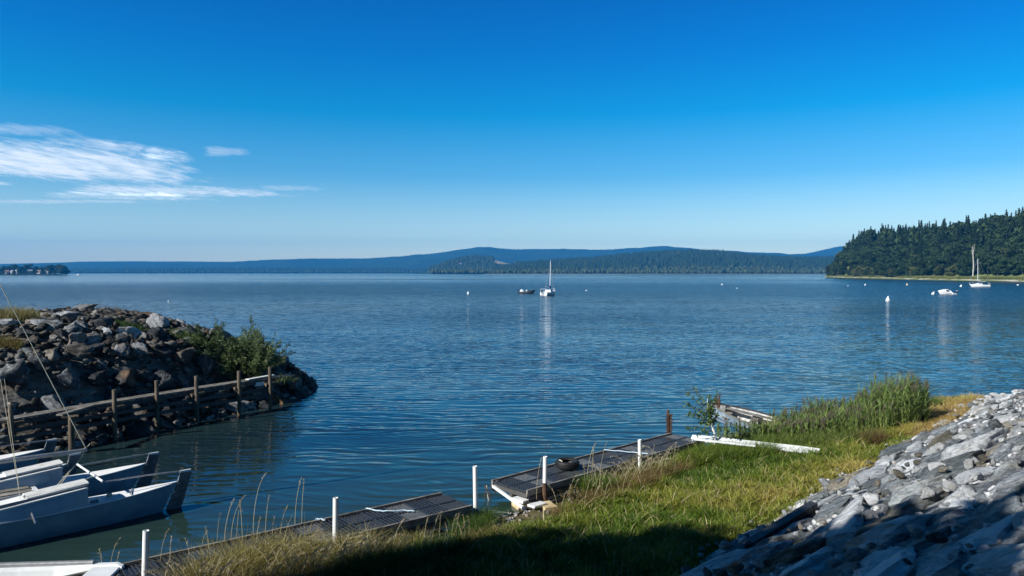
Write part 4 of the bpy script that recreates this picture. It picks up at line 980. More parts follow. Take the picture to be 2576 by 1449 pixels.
# ------------------------------------------------------------------ docks
def dock(label, org, ang, length, n_unit, open_end):
    """local x along the dock, y=0 water side, y=-1.25 land side, deck top at z=.5"""
    T = thing('dock', label, 'dock', org, (0, 0, ang)); Wd = 1.25; zt = .5
    for y in (0, -Wd):
        b = MB(); b.box((length/2, y, zt-.07), (length, .06, .17)); b.build('side_beam', M['beam_wood'], T, bevel=.006)
        b = MB(); b.box((length/2, y-.035 if y < 0 else y+.035, zt-.22), (length-.1, .05, .12)); b.build('lower_beam', M['dark_wood'], T)
    u = length/n_unit
    for i in range(n_unit):
        for j in range(2):
            b = MB(); x0 = i*u+.012; x1 = (i+1)*u-.012; y0 = -Wd/2*(j+1)+(.02 if j == 0 else .045); y1 = -Wd/2*j-(.045 if j == 0 else .02)
            zt2 = zt-.02; xa = x0; xb = x0+u*.5
            fr_ = .022
            for yy in (y0, y1): b.box(((x0+x1)/2, yy, zt2-.02), (x1-x0, fr_, .05))
            for xx in (x0, xb, x1): b.box((xx, (y0+y1)/2, zt2-.02), (fr_, y1-y0-fr_, .05))
            ny = 7
            for k in range(1, ny): b.box(((x0+xb)/2, y0+(y1-y0)*k/ny, zt2-.022), (xb-x0-fr_, .024, .03))
            nx_ = max(5, int((xb-x0)/.085))
            for k in range(1, nx_): b.box((x0+(xb-x0)*k/nx_, (y0+y1)/2, zt2-.012), (.026, y1-y0-fr_, .022))
            pn = b.build('grating_panel', M['grating'], T)
            b = MB(); b.box(((xb+x1)/2, (y0+y1)/2, zt2-.03), (x1-xb-fr_*1.2, y1-y0-fr_*1.2, .012))
            for k in range(7): b.box((xb+(x1-xb)*(k+.5)/7, (y0+y1)/2, zt2-.018), (.022, y1-y0-fr_*1.2, .02))
            b.build('ribbed_tile', M['grating_band'] if (i % 2 == 0) else M['grating'], pn)
    for i in range(n_unit+1):
        b = MB(); b.box((min(max(i*u, .08), length-.08), -Wd/2, zt-.14), (.07, Wd-.08, .12)); b.build('cross_joist', M['dark_wood'], T)
    for s_ in (0, 1):
        b = MB(); yy = -Wd-.03 if s_ == 0 else .03; b.bar((.1, yy, .18), (length-.2, yy, .18), .05, .05); b.build('truss_chord', M['alu'], T)
    k = 0; x = .5
    while x < length-.6:
        b = MB(); b.bar((x, -Wd-.05, .2), (x-.35, -Wd-.16, -.05), .04, .03); b.bar((x+.03, -Wd-.05, .2), (x+.05, -Wd-.14, -.1), .04, .03); b.build('truss_brace', M['white'], T); x += 1.15
    if open_end:
        b = MB(); b.bar((.02, .0, .36), (-.12, -Wd-.05, .10), .07, .06); b.bar((.12, .0, .36), (.1, -.62, .34), .08, .06); b.build('end_brace', M['white'], T, bevel=.004)
        b = MB(); b.box((.12, -Wd*.5, .28), (.12, .12, .34)); b.box((.12, -.09, .35), (.1, .07, .3)); b.build('end_stub', M['dark_wood'], T)
        b = MB(); b.box((.16, -Wd*.80, .22), (.5, .42, .06)); b.box((.1, -Wd-.25, .20), (.42, .25, .05)); b.build('end_plate', M['white'], T, bevel=.005)
    return T
aA = math.atan2(.629, .777); dA = Vector((.777, .629, 0))
A0 = Vector((-7.14, 13.3, 0))-dA*1.6
dock('nearer floating dock of dark grating panels with pale side beams, half hidden by dry grass', A0, aA, 8.6, 8, False)
aB = math.atan2(.694, .72); B0 = Vector((-.51, 18.76, 0))
dock('farther dock of dark grating panels carrying the old tyre', B0, aB, 8.0, 7, True)
def dl(org, ang, x, y, z): return Vector((org.x+math.cos(ang)*x-math.sin(ang)*y, org.y+math.sin(ang)*x+math.cos(ang)*y, z))
# foam float under the farther dock's near end
fp = dl(B0, aB, .3, -1.05, 0)
for i, (o_, lb) in enumerate(((dl(B0, aB, .18, -.95, 0), 'larger cream foam float block under the dock end'), (dl(B0, aB, .35, -1.6, 0), 'smaller cream foam float block beside the dock end'))):
    b = MB(o_); w = .44-.1*i; sec = []
    for y in (-w/2, w/2):
        sec.append([o_+Vector((math.cos(a)*.24, y, -.12+math.sin(a)*.34)) for a in np.linspace(math.pi, 2*math.pi, 8)]+[o_+Vector((.24, y, .12)), o_+Vector((-.24, y, .12))])
    b.loft(sec); f = b.build('foam_float', M['foam'], bevel=.01); f.location = o_+Vector((0, 0, .06)); f.rotation_euler = (0, 0, aB+1.2); tag(f, lb, 'float', 'foam floats')
# rope bits on docks
def rope(name, label, pts, r, m, cat='rope'):
    P = [Vector(p) for p in pts]; Q = []
    for i in range(len(P)-1):
        for k in range(5): f = k/5; Q.append(P[i].lerp(P[i+1], f)+Vector((0, 0, .006*math.sin(7*(i+f)))))
    Q.append(P[-1]); b = MB(P[0]); b.tube(Q, r, 6); o = b.build(name, m, smooth=True); o.location = P[0]; return tag(o, label, cat)
rope('mooring_rope', 'pale knotted rope lying across the nearer dock', [dl(A0, aA, 6.6, .03, .52), dl(A0, aA, 6.75, -.3, .515), dl(A0, aA, 6.85, -.45, .53), dl(A0, aA, 7.2, -.62, .515), dl(A0, aA, 7.35, -.8, .515)], .014, M['blue_rope'])
rope('mooring_rope', 'blue and white rope stretched across the farther dock', [dl(B0, aB, 4.5, .0, .53), dl(B0, aB, 4.7, -.35, .53), dl(B0, aB, 4.95, -.8, .52), dl(B0, aB, 5.0, -1.25, .55)], .014, M['blue_rope'])
rope('rope_loop', 'short rope loop tied round the water-side beam of the nearer dock', [dl(A0, aA, 5.4, .06, .4), dl(A0, aA, 5.42, .03, .53), dl(A0, aA, 5.5, -.04, .53), dl(A0, aA, 5.55, -.12, .51), dl(A0, aA, 5.5, -.05, .53)], .016, M['blue_rope'])
# tyre
ty = Vector((1.50, 20.0, .51)); T = thing('tyre', 'old black car tyre lying on the farther dock', 'tyre', ty)
b = MB(); pr = []
for a, r_, z_ in ((0, .20, .02), (0, .27, 0), (0, .315, .025), (0, .325, .06), (0, .325, .14), (0, .315, .175), (0, .27, .20), (0, .20, .18), (0, .185, .16), (0, .23, .13), (0, .25, .10), (0, .23, .06), (0, .185, .04), (0, .20, .02)): pr.append((r_, z_))
b.lathe(pr, n=40); b.build('casing', M['rubber'], T, True)
b = MB()
for k in range(40):
    a = k*math.pi/20; c_ = Vector((math.cos(a)*.327, math.sin(a)*.327, .1)); b.box(c_, (.012, .026, .10), Matrix.Rotation(a, 3, 'Z') @ Matrix.Rotation(.3, 3, 'X'))
b.build('tread', M['rubber'], T)
rope('tyre_rope', 'white rope end tied through the tyre', [ty+Vector((-.22, -.02, .2)), ty+Vector((-.16, -.08, .2)), ty+Vector((-.12, -.12, .12))], .012, M['rope'])
# white pipe posts
posts = [(-6.35, 12.65, 1.36, 'nearest the bottom left corner'), (-3.5, 14.5, 1.36, 'standing in the middle of the nearer dock'), (-.84, 17.05, 1.32, 'at the gap between the two docks'), (.80, 18.15, 1.27, 'with peeling brown patches at the end of the farther dock'), (3.58, 20.55, 1.14, 'halfway along the farther dock')]
for i, (x, y, zt_, w) in enumerate(posts):
    T = thing('pipe_post', 'white painted steel pipe post '+w, 'post', (x, y, 0), (random.gauss(0, .012), random.gauss(0, .012)-(.015 if i == 2 else 0), 0), 'white mooring posts along the docks')
    b = MB(); b.lathe([(.052, -.6), (.052, zt_), (.044, zt_), (.044, zt_-.12)], n=16); b.build('pipe', M['pipe'], T, True)
    if i in (0, 1): b = MB(); b.box((.05, 0, zt_/2), (.012, .03, zt_-.05)); b.build('weld_strip', M['alu'], T)
    if i == 3:
        b = MB(); b.lathe([(.058, -.1), (.062, .2), (.060, .45), (.057, .62)], n=10); b.build('rust_crust', M['rust'], T)
# hanging chain and ropes at the corner of the farther dock
cp = dl(B0, aB, -.1, .05, 0)
T = thing('hanging_chain', 'dark weed-covered chain hanging from the corner of the farther dock', 'chain', cp)
for k, dxx in enumerate((-.06, .06)):
    b = MB()
    for j in range(13):
        c_ = Vector((dxx+.02*math.sin(j*.9+k), .01*math.cos(j), .36-j*.045)); Mx = Matrix.Rotation(math.pi/2*(j % 2), 3, 'Z') @ Matrix.Rotation(math.pi/2, 3, 'X')
        ring = [c_+Mx @ Vector((math.cos(a)*.018, math.sin(a)*.032, 0)) for a in np.linspace(0, 2*math.pi, 9)]; b.tube(ring, .008, 5, cap=False)
    b.build('chain_strand', M['rust'], T)
b = MB(); b.tube([(-.03, 0, .38), (0, .02, .1), (.05, 0, -.15)], .012, 6); b.build('rope_strand', M['rope'], T, True)
# rusty post with chain at the far end of dock B
rp_ = dl(B0, aB, 8.05, .12, 0)
T = thing('rusty_post', 'rusty iron post wrapped in chain at the outer end of the farther dock', 'post', rp_)
b = MB(); b.box((-.035, 0, .45), (.06, .05, 1.5)); b.box((.035, .02, .4), (.06, .05, 1.35)); b.box((0, .04, .3), (.05, .03, 1.2)); b.box((.0, .01, 1.08), (.16, .05, .06)); b.lathe([(.05, 1.16), (.045, 1.24), (.01, 1.26)], (-.03, 0, 0), 10); b.build('bars', M['rust'], T)
b = MB()
for k, xx in enumerate((-.08, .07, .09)):
    for j in range(22):
        c_ = Vector((xx+.012*math.sin(j*1.3+k), -.02, 1.08-j*.045)); Mx = Matrix.Rotation(math.pi/2*(j % 2), 3, 'Z') @ Matrix.Rotation(math.pi/2, 3, 'X')
        b.tube([c_+Mx @ Vector((math.cos(a)*.018, math.sin(a)*.03, 0)) for a in np.linspace(0, 2*math.pi, 8)], .007, 4, cap=False)
b.build('chain', M['rust'], T)
# white beam frame lying in the grass
e0 = at(1742, 1096, .58); e1 = at(2065, 1131, .66); T = thing('beam_frame', 'long white painted beam frame lying in the grass beyond the birch sapling', 'frame', e0)
b = MB(e0); dd = (e1-e0).normalized(); nn = Vector((dd.y, -dd.x, 0))
b.loft([[q+nn*(-w)+Vector((0, 0, 0)), q+nn*w+Vector((0, 0, -.10)), q+nn*w+Vector((0, 0, -.16)), q+nn*(-w)+Vector((0, 0, -.10))] for q, w in ((e0, .07), (e0.lerp(e1, .12), .13), (e0.lerp(e1, .85), .13), (e1, .06))])
b.build('main_beam', M['white'], T, bevel=.006)
b = MB(e0); q0 = e0+nn*.55+dd*.3; b.bar(q0, q0+dd*1.9, .10, .05); b.build('second_beam', M['white'], T, bevel=.004)
b = MB(e0)
for k in range(5): q = e0+dd*(.35+k*.42); b.bar(q+Vector((0, 0, -.09)), q+nn*.55+dd*(.2 if k % 2 else -.12)+Vector((0, 0, -.04)), .035, .03)
b.build('brace', M['white'], T)
# steel channel at the foot of the slabs
r0 = Vector((2.6, 11.3, 1.0)); r1 = Vector((5.7, 13.9, 1.45)); T = thing('steel_channel', 'long dark steel channel lying at the foot of the stone bank in the shade', 'beam', r0); dd = (r1-r0).normalized(); nn = Vector((dd.y, -dd.x, 0))
b = MB(r0); b.bar(r0, r1, .16, .03); b.build('top_flange', M['dark_steel'], T); b = MB(r0); b.bar(r0+nn*.08+Vector((0, 0, -.09)), r1+nn*.08+Vector((0, 0, -.09)), .02, .15); b.build('web', M['dark_steel'], T)
b = MB(r0); b.bar(r0+nn*.22+Vector((0, 0, -.10)), r1+nn*.22-dd*.2+Vector((0, 0, -.10)), .07, .03); b.build('lower_flange', M['dark_steel'], T)
for k in range(5): b = MB(r0); q = r0.lerp(r1, .1+.2*k); b.bar(q+nn*.09+Vector((0, 0, -.1)), q+nn*.22+Vector((0, 0, -.1)), .05, .05); b.build('web_stiffener', M['dark_steel'], T)

# ------------------------------------------------------------------ timber pier on the breakwater
PP = [(-15.5, 22.8, 1.72), (-13.75, 25.5, 1.75), (-13.1, 27.2, 1.82), (-12.15, 28.4, 1.82), (-11.1, 30.0, 1.80), (-10.2, 31.1, 1.82)]
T = thing('timber_pier', 'narrow timber pier on round posts along the foot of the breakwater', 'pier', (-13, 27, 0)); O = Vector((-13, 27, 0))
dk = [Vector((-17.4, 20.4, 1.18)), Vector((-15.6, 23.0, 1.2)), Vector((-13.95, 25.9, 1.24)), Vector((-12.4, 28.4, 1.26)), Vector((-11.2, 30.2, 1.28)), Vector((-10.3, 31.4, 1.30)), Vector((-9.5, 32.6, 1.26))]
for j in range(len(dk)-1):
    a_, b_ = dk[j], dk[j+1]; d = (b_-a_).normalized(); nn = Vector((-d.y, d.x, 0))
    for k in range(3):
        q = MB(O); off = nn*(.12+.17*k); q.bar(a_+off+Vector((0, 0, .001*k)), b_+off-d*.02, .15, .045); q.build('deck_plank', M['beam_wood'], T, bevel=.004)
    q = MB(O); q.bar(a_+nn*.03-Vector((0, 0, .11)), b_+nn*.03-Vector((0, 0, .11)), .05, .15); q.build('edge_beam', M['dark_wood'], T)
    q = MB(O)
    for k in range(int((b_-a_).length/.42)): w = a_+d*(.2+.42*k); q.bar(w-nn*.03-Vector((0, 0, .10)), w+nn*.55-Vector((0, 0, .10)), .07, .06)
    q.build('bearer', M['dark_wood'], T)
    if 1 <= j <= 4:
        for zz in (.86, .60):
            q = MB(O); q.bar(a_-nn*.02+Vector((0, 0, zz-a_.z)), b_-nn*.02+Vector((0, 0, zz-b_.z)), .04, .13); q.build('side_board', M['dark_wood'], T)
for i, (x, y, zt_) in enumerate(PP):
    q = MB(O); q.tube([(x, y, -.8), (x+.01, y, .6), (x, y, zt_-.01), (x, y, zt_)], [.082, .078, .074, .068], 12); ps = q.build('post', M['post_wood'], T, True)
    q = MB(O); q.tube([(x-.17, y-.10, 1.08), (x+.1, y+.45, 1.08)], .075, 10); q.build('cross_log', M['post_wood'], ps, True)
p = at(175, 1048, 1.22); q = MB(O); q.tube([(p.x, p.y, -.8), (p.x, p.y, 1.2)], .095, 12); ps = q.build('post', M['post_wood'], T, True)
q = MB(O); q.bar((p.x-.35, p.y-.05, 1.26), (-14.3, 25.2, 1.28), .22, .05); q.build('side_plank', M['beam_wood'], T, bevel=.004)
q = MB(O); q.tube([(p.x-.3, p.y-.02, 1.17), (p.x+.12, p.y+.2, 1.17)], .06, 10); q.build('cross_log', M['post_wood'], T, True)
p = at(737, 962, .9); q = MB(O); q.tube([(p.x-.15, p.y, .6), (p.x+.32, p.y+.1, 1.4)], [.08, .075], 10); q.build('leaning_post', M['post_wood'], T, True)
q = MB(O); q.bar((-11.0, 30.65, 1.36), (-10.3, 31.9, 1.38), .22, .03); q.bar((-10.75, 30.85, 1.12), (-10.45, 31.1, 1.12), .03, .16); q.build('white_board', M['white'], T)
# little shelf-like sign base on the left bank
p = at(12, 1010, 1.5)
T = thing('notice_board', 'small weathered board on a stake at the left edge of the breakwater', 'board', (p.x, p.y, .7))
q = MB(); q.box((0, 0, .55), (.6, .05, .45), Matrix.Rotation(-.6, 3, 'X')); q.build('board', M['beam_wood'], T, bevel=.005)
q = MB(); q.box((0, .1, .1), (.07, .07, 1.0)); q.build('stake', M['dark_wood'], T)

# ------------------------------------------------------------------ catamarans
def catamaran(label, loc, rz, rig, cabin=True):
    T = thing('catamaran', label, 'catamaran', loc, (0, 0, rz)); SP = 2.4
    for hi in (0, 1):
        y0 = SP*hi
        stn = [(.32, .012, .66), (.18, .07, .645), (-.1, .15, .63), (-.6, .24, .60), (-1.1, .31, .58), (-1.7, .36, .57), (-2.6, .40, .56), (-3.8, .40, .58), (-4.8, .33, .62), (-5.6, .2, .69), (-6.2, .06, .76), (-6.4, .012, .80)]
        b = MB(); secs = []
        for (x, w, g_) in stn:
            rk = .34 if x > -.4 else (-.5 if x < -5.4 else 0); sh_ = lambda z: rk*max(0, min(1, (x+.6)/.9)) * (1-z/g_) if x > -.6 else (rk*max(0, min(1, (-5.2-x)/1.2))*(1-z/g_))
            pr = [(w, g_), (w*.93, g_*.6), (w*.78, g_*.3), (w*.60, .02), (w*.25, -.22), (0, -.32)]
            secs.append([(x-sh_(z), y0-yy, z) for (yy, z) in pr]+[(x-sh_(z), y0+yy, z) for (yy, z) in pr[-2::-1]])
        b.loft(secs, closed=False, caps=False)
        hull = b.build('hull', M['hull_paint'], T, True)
        b = MB(); secs = []
        for (x, w, g_) in stn: secs.append([(x, y0-w*1.02, g_+.002), (x, y0-w*.6, g_+.006), (x, y0, g_+.008), (x, y0+w*.6, g_+.006), (x, y0+w*1.02, g_+.002), (x, y0+w*1.02, g_-.02), (x, y0-w*1.02, g_-.02)])
        b.loft(secs); b.build('deck', M['white_deck'], hull)
        b = MB()
        for sg in (-1, 1): b.tube([(x, y0+sg*(w*1.0+.004), g_-.04) for (x, w, g_) in stn], .011, 6)
        b.build('rubbing_strake', M['hull_paint'], hull, True)
        if cabin:
            b = MB(); cs = []
            for (x, wb, wt_, zt_) in ((-1.70, .35, .31, 1.0), (-1.75, .355, .315, 1.01), (-2.8, .395, .33, .92), (-3.8, .395, .31, .83), (-4.5, .25, .16, .68), (-4.8, .12, .06, .62)):
                zb = .57; cs.append([(x, y0-wb, zb), (x, y0-wt_, zt_-.04), (x, y0-wt_*.6, zt_), (x, y0, zt_+.015), (x, y0+wt_*.6, zt_), (x, y0+wt_, zt_-.04), (x, y0+wb, zb)])
            b.loft(cs); cb_ = b.build('cabin', M['cabin_side'], T)
            b = MB(); b.loft([[(q[1][0], q[1][1]-.015, q[1][2]+.004), (q[2][0], q[2][1], q[2][2]+.012), (q[3][0], q[3][1], q[3][2]+.014), (q[4][0], q[4][1], q[4][2]+.012), (q[5][0], q[5][1]+.015, q[5][2]+.004), (q[5][0], q[5][1]+.015, q[5][2]-.02), (q[1][0], q[1][1]-.015, q[1][2]-.02)] for q in cs]); b.build('cabin_roof', M['white_deck'], cb_)
            b = MB(); b.loft([[(x, y0-.25, z), (x, y0-.12, z+.016), (x, y0+.12, z+.016), (x, y0+.25, z), (x, y0+.25, z-.03), (x, y0-.25, z-.03)] for x, z in ((-1.66, 1.055), (-2.2, 1.01), (-2.85, .955))]); b.build('sliding_hatch', M['grey_hatch'], cb_)
            for sg in (-1, 1): b = MB(); b.bar((-1.7, y0+sg*.28, 1.0), (-3.4, y0+sg*.28, .885), .03, .05); b.build('hatch_rail', M['rail_grey'], cb_)
            b = MB(); b.box((-2.45, y0-.366, .74), (.95, .008, .20), Matrix.Rotation(-.22, 3, 'X') @ Matrix.Rotation(R(-4), 3, 'Y')); b.build('side_panel', M['cabin_side'], cb_, bevel=.003)
            if hi == 0: b = MB(); b.box((-1.55, y0-.2, .61), (.16, .07, .05)); b.build('cleat', M['rail_grey'], hull)
        if hi == 0:
            b = MB()
            for a_ in range(4): b.tube([(-1.18+math.cos(q*.7)*(.07-.008*a_), y0+.02+math.sin(q*.7)*(.07-.008*a_), .605+.018*a_) for q in range(10)], .009, 5, cap=False)
            b.build('rope_coil', M['rope'], hull, True)
            b = MB(); b.box((-.72, y0, .625), (.025, .5, .012), Matrix.Rotation(-.35, 3, 'Z')); b.build('deck_line', M['rail_grey'], hull)  # thin dark strip set slantwise across the deck
        # rudder
        b = MB(); poly = [(.02, -.45), (.30, -.45), (.40, -.02), (.46, .12), (.66, .76), (.68, .84), (.40, .86), (.38, .76), (.05, -.02)]
        vs = [(x, y0+s_*.022, z) for s_ in (-1, 1) for (x, z) in poly]; n_ = len(poly)
        b.add(vs, [tuple(range(n_)), tuple(range(2*n_-1, n_-1, -1))]+[(i, i+n_, (i+1) % n_+n_, (i+1) % n_) for i in range(n_)]); rd = b.build('rudder', M['rudder'], T, bevel=.004)
        b = MB(); b.bar((.66, y0, .885), (.40, y0, .885), .05, .045); b.build('tiller_head', M['white'], rd)
        te = (-1.32, y0+(.10 if hi == 0 else -.25), .93); b = MB(); b.tube([(.45, y0, .89), (-.4, y0+(te[1]-y0)*.5, .93), te], .019, 8); b.build('tiller', M['alu'], rd, True)
        b = MB(); b.tube([(.36, y0, .70), (.42, y0, .86)], .014, 6); b.box((.34, y0, .62), (.07, .06, .05)); b.box((.24, y0, .42), (.07, .06, .05)); b.build('gudgeon', M['alu'], rd)
    b = MB(); b.tube([(-1.30, .08, .955), (-1.36, SP-.25, .975)], .026, 8); b.build('tiller_bar', M['white'], T, True)
    for x in (-2.35, -4.4, -6.0):
        b = MB(); b.bar((x, .2, .60 if x > -5 else .74), (x, SP-.2, .60 if x > -5 else .74), .12, .08); b.build('crossbeam', M['white'], T, bevel=.01)
    b = MB()
    for k in range(5): b.bar((-2.45, .5+k*.35, .66), (-4.3, .5+k*.35, .66), .26, .03)
    b.build('deck_slats', M['beam_wood'], T)
    if rig:
        ym = SP/2
        b = MB(); b.tube([(-4.35, ym, .7), (-4.4, ym, 8.7)], [.055, .045], 12); b.build('mast', M['alu'], T, True)
        b = MB(); b.tube([(-1.35, ym+.02, 1.5), (-1.42, ym+.02, 1.5), (-3.0, ym, 1.52), (-4.3, ym, 1.52)], [.036, .045, .052, .05], 10); bm = b.build('boom', M['alu'], T, True)
        b = MB(); b.tube([(-1.38, ym, 1.55), (-4.35, ym, 8.6)], .010, 6); b.build('topping_lift', M['rope'], T)
        b = MB(); e_ = (-1.42, ym, 1.46)
        b.tube([e_, (-1.52, ym-.03, 1.30)], .008, 5)
        for q in ((-2.25, ym-.45, .70), (-2.15, ym-.40, .70)): b.tube([(-1.52, ym-.03, 1.30), q], .008, 5)
        b.tube([(-1.33, ym-.45, .96), (-2.3, ym-.6, .70)], .007, 5); b.build('mainsheet', M['rope'], T)
        b = MB(); b.tube([(-1.42, ym, 1.55), (-1.34, ym, 1.58), (-1.28, ym+.03, 1.64)], .009, 5); b.build('rope_end', M['rope'], bm)
        for yy in (-.25, SP+.25): b = MB(); b.tube([(-4.6, yy, .62), (-4.4, ym, 8.3)], .005, 5); b.build('shroud', M['alu'], T)
        for yy in (-.28, -.10): b = MB(); b.tube([(-2.95, -.12+yy*.1, .93), (-3.1+yy*.4, .3, 3.5)], .0045, 5); b.build('lazy_line', M['rope'], T)
        b = MB(); b.tube([(-2.88, -.05, .97), (-2.78, -.42, .62), (-2.74, -.46, .45)], [.03, .026, .022], 8); b.build('fender_tube', M['alu'], T, True)
    return T
rz = math.atan2(.684, .73)
catamaran('nearer white catamaran with boom, cabins and twin rudders moored stern towards the lake', (-8.49, 17.9, 0), rz, True)
catamaran('farther white catamaran mostly cut off by the left edge behind the boom', (-12.2, 19.55, 0), rz+.03, False)
# white dinghy at the bottom left corner
dg = Vector((-7.02, 13.36, .10)); T = thing('dinghy', 'white dinghy corner with rounded grey rail at the bottom left beside the dock', 'dinghy', dg, (0, 0, math.atan2(-.12, -1)))
def dsec(x, w, g_, k=.0):
    return [(x, -w+k, g_), (x, -w+k+.03, g_+.03), (x, -w+k+.13, g_+.03), (x, -w+k+.16, g_-.03), (x, -w+k+.2, .12), (x, w-.2, .12), (x, w-.16, g_-.03), (x, w-.13, g_+.03), (x, w-.03, g_+.03), (x, w, g_), (x, w*.85, -.1), (x, -w*.85, -.1)]
b = MB(); b.loft([dsec(0, .42, .40), dsec(.12, .5, .42), dsec(1.2, .58, .40), dsec(2.4, .5, .44), dsec(3., .25, .52)]); b.v = [Vector((v.x, v.y+.5, v.z)) for v in b.v]; b.build('hull', M['white'], T)
b = MB(); b.box((.28, .5, .40), (.5, .72, .05)); b.build('stern_deck', M['white'], T, bevel=.01)
b = MB(); b.tube([(.55, .08-.06, .455), (1.3, 0., .46), (2.3, .06, .5)], .05, 10); b.build('rail', M['alu'], T, True)
b = MB(); b.box((-.02, .5, .3), (.02, .16, .16)); b.build('motor_pad', M['foam'], T)

# ------------------------------------------------------------------ small craft
def hull_mesh(b, Ln, B, g0, g1, rake=.5, tr=.8, keel=-.25, n=9):
    secs = []
    for i in range(n+1):
        f = i/n; x = -Ln/2+Ln*f; w = B/2*(tr+(1-tr)*math.sin(min(1, f/.5)*math.pi/2)) if f < .5 else B/2*max(.015, math.cos((f-.5)/.5*math.pi/2)**.8)
        g_ = g0+(g1-g0)*f**1.8; rk = rake*max(0, (f-.6)/.4)**1.5
        pr = [(w, g_), (w*.97, g_*.55), (w*.86, g_*.12), (w*.5, keel*.6), (0, keel)]
        secs.append([(x-rk*(1-z/g_), -y, z) for (y, z) in pr]+[(x-rk*(1-z/g_), y, z) for (y, z) in pr[-2::-1]])
    b.loft(secs, closed=False, caps=False); b.add(secs[0], [tuple(range(len(secs[0])))])
    return secs
def sailboat(label, loc, rz, Ln, B, mast, tilt=0):
    T = thing('sailboat', label, 'sailboat', loc, (R(1.5), 0, rz), 'sailing boats at anchor')
    b = MB(); sc = hull_mesh(b, Ln, B, .85, 1.15, .9); hl = b.build('hull', M['white'], T, True)
    b = MB(); b.add([p for s_ in sc for p in ((s_[0][0], s_[0][1]*.98, s_[0][2]-.03), (s_[-1][0], s_[-1][1]*.98, s_[-1][2]-.03))], [(2*i, 2*i+1, 2*i+3, 2*i+2) for i in range(len(sc)-1)]); b.build('deck', M['white_deck'], T)
    b = MB(); b.tube([(s_[0][0], s_[0][1]*1.01, .25) for s_ in sc[:-1]], .035, 5); b.build('boot_stripe', M['navy'], hl)
    b = MB(); b.loft([[(x, -w, .85), (x, -w*.85, z), (x, w*.85, z), (x, w, .85)] for x, w, z in ((-Ln*.12, B*.32, 1.38), (Ln*.1, B*.3, 1.4), (Ln*.28, B*.16, 1.15))]); cb_ = b.build('cabin', M['white'], T)
    for sg in (-1, 1): b = MB(); b.box((0, sg*B*.3, 1.17), (Ln*.16, .05, .14)); b.build('window', M['glass'], cb_)
    b = MB(); b.box((-Ln*.3, 0, .86), (Ln*.26, B*.45, .04)); b.build('cockpit', M['grey_hatch'], T)
    b = MB(); b.tube([(Ln*.08, 0, 1.3), (Ln*.08, 0, mast)], [.09, .065], 8); ms = b.build('mast', M['white'], T, True)
    b = MB(); b.bar((Ln*.08, -.6, mast*.62), (Ln*.08, .6, mast*.62), .04, .04); b.build('spreader', M['alu'], ms)
    b = MB(); b.tube([(Ln*.07, 0, 1.95), (-Ln*.33, 0, 2.25)], .06, 8); bm = b.build('boom', M['white'], T, True)
    b = MB(); b.tube([(Ln*.09, 0, 1.7), (Ln*.07, 0, 2.4), (Ln*.02, 0, 2.15), (-Ln*.08, 0, 2.12)], [.22, .2, .15, .07], 8); b.build('sail_cover', M['navy'], bm, True)
    for nm_, a_, c_, r_ in (('forestay', (Ln*.5, 0, 1.15), (Ln*.09, 0, mast), .03), ('backstay', (-Ln*.5, 0, .9), (Ln*.08, 0, mast), .02), ('shroud', (0, B*.45, .9), (Ln*.08, 0, mast*.95), .015), ('shroud', (0, -B*.45, .9), (Ln*.08, 0, mast*.95), .015)):
        b = MB(); b.tube([a_, c_], r_, 5); b.build(nm_, M['alu'], T)
    for x, nm_ in ((Ln*.47, 'pulpit'), (-Ln*.48, 'pushpit')):
        b = MB(); w = B*.1 if x > 0 else B*.36
        for sg in (-1, 1): b.tube([(x, sg*w, .9), (x, sg*w, 1.65)], .03, 5)
        b.tube([(x, -w, 1.65), (x, w, 1.65)], .03, 5); b.build(nm_, M['white'], T)
    b = MB(); b.box((-Ln*.5-.18, .4, .95), (.3, .28, .4)); b.box((-Ln*.5-.15, .4, .35), (.14, .1, .9)); b.build('outboard_motor', M['black'], T, bevel=.03)
    b = MB(); b.box((-Ln*.5-.1, -.05, .35), (.25, .05, 1.3)); b.build('rudder', M['white'], T)
    return T
p = at(2464, 722, 0); sailboat('white sailboat at anchor with blue sail cover near the right-hand shore', p, R(165), 7.2, 2.4, 11.3)
p = at(1381, 743, 0); sailboat('white sailboat seen from the stern in the middle of the lake', p, R(62), 6.4, 2.5, 8.9)
# grey skiff
p = at(1326, 738, 0); T = thing('motor_skiff', 'low dark grey open motorboat left of the sailboat in mid-lake', 'motorboat', p, (0, R(-2), R(-8)))
b = MB(); sc = hull_mesh(b, 4.8, 1.7, .5, .95, .6, .85, -.15); b.build('hull', M['skiff'], T, True)
b = MB(); b.add([(s_[0][0], s_[0][1]*.9, .22) for s_ in sc]+[(s_[-1][0], s_[-1][1]*.9, .22) for s_ in sc], [(i, i+1, i+1+len(sc), i+len(sc)) for i in range(len(sc)-1)]); b.build('floor', M['rail_grey'], T)
b = MB(); b.loft([[(x, -.45, z0), (x, .45, z0), (x, .40, z1), (x, -.40, z1)] for x, z0, z1 in ((-1.9, .5, .8), (-1.65, .5, 1.2), (-1.4, .5, 1.2), (-.95, .5, .72))]); b.build('cover', M['white'], T)
b = MB(); b.box((-.1, 0, .62), (.42, .9, .5)); b.box((-.05, .1, .97), (.12, .3, .22)); b.build('seat', M['white'], T, bevel=.04)
b = MB(); b.loft([[(-2.75, -.15, .75), (-2.75, .15, .75), (-2.75, .13, 1.15), (-2.75, -.13, 1.15)], [(-2.35, -.17, .72), (-2.35, .17, .72), (-2.35, .15, 1.2), (-2.35, -.15, 1.2)]]); b.box((-2.5, 0, .3), (.16, .12, 1.0)); b.build('outboard_motor', M['black'], T, bevel=.02)
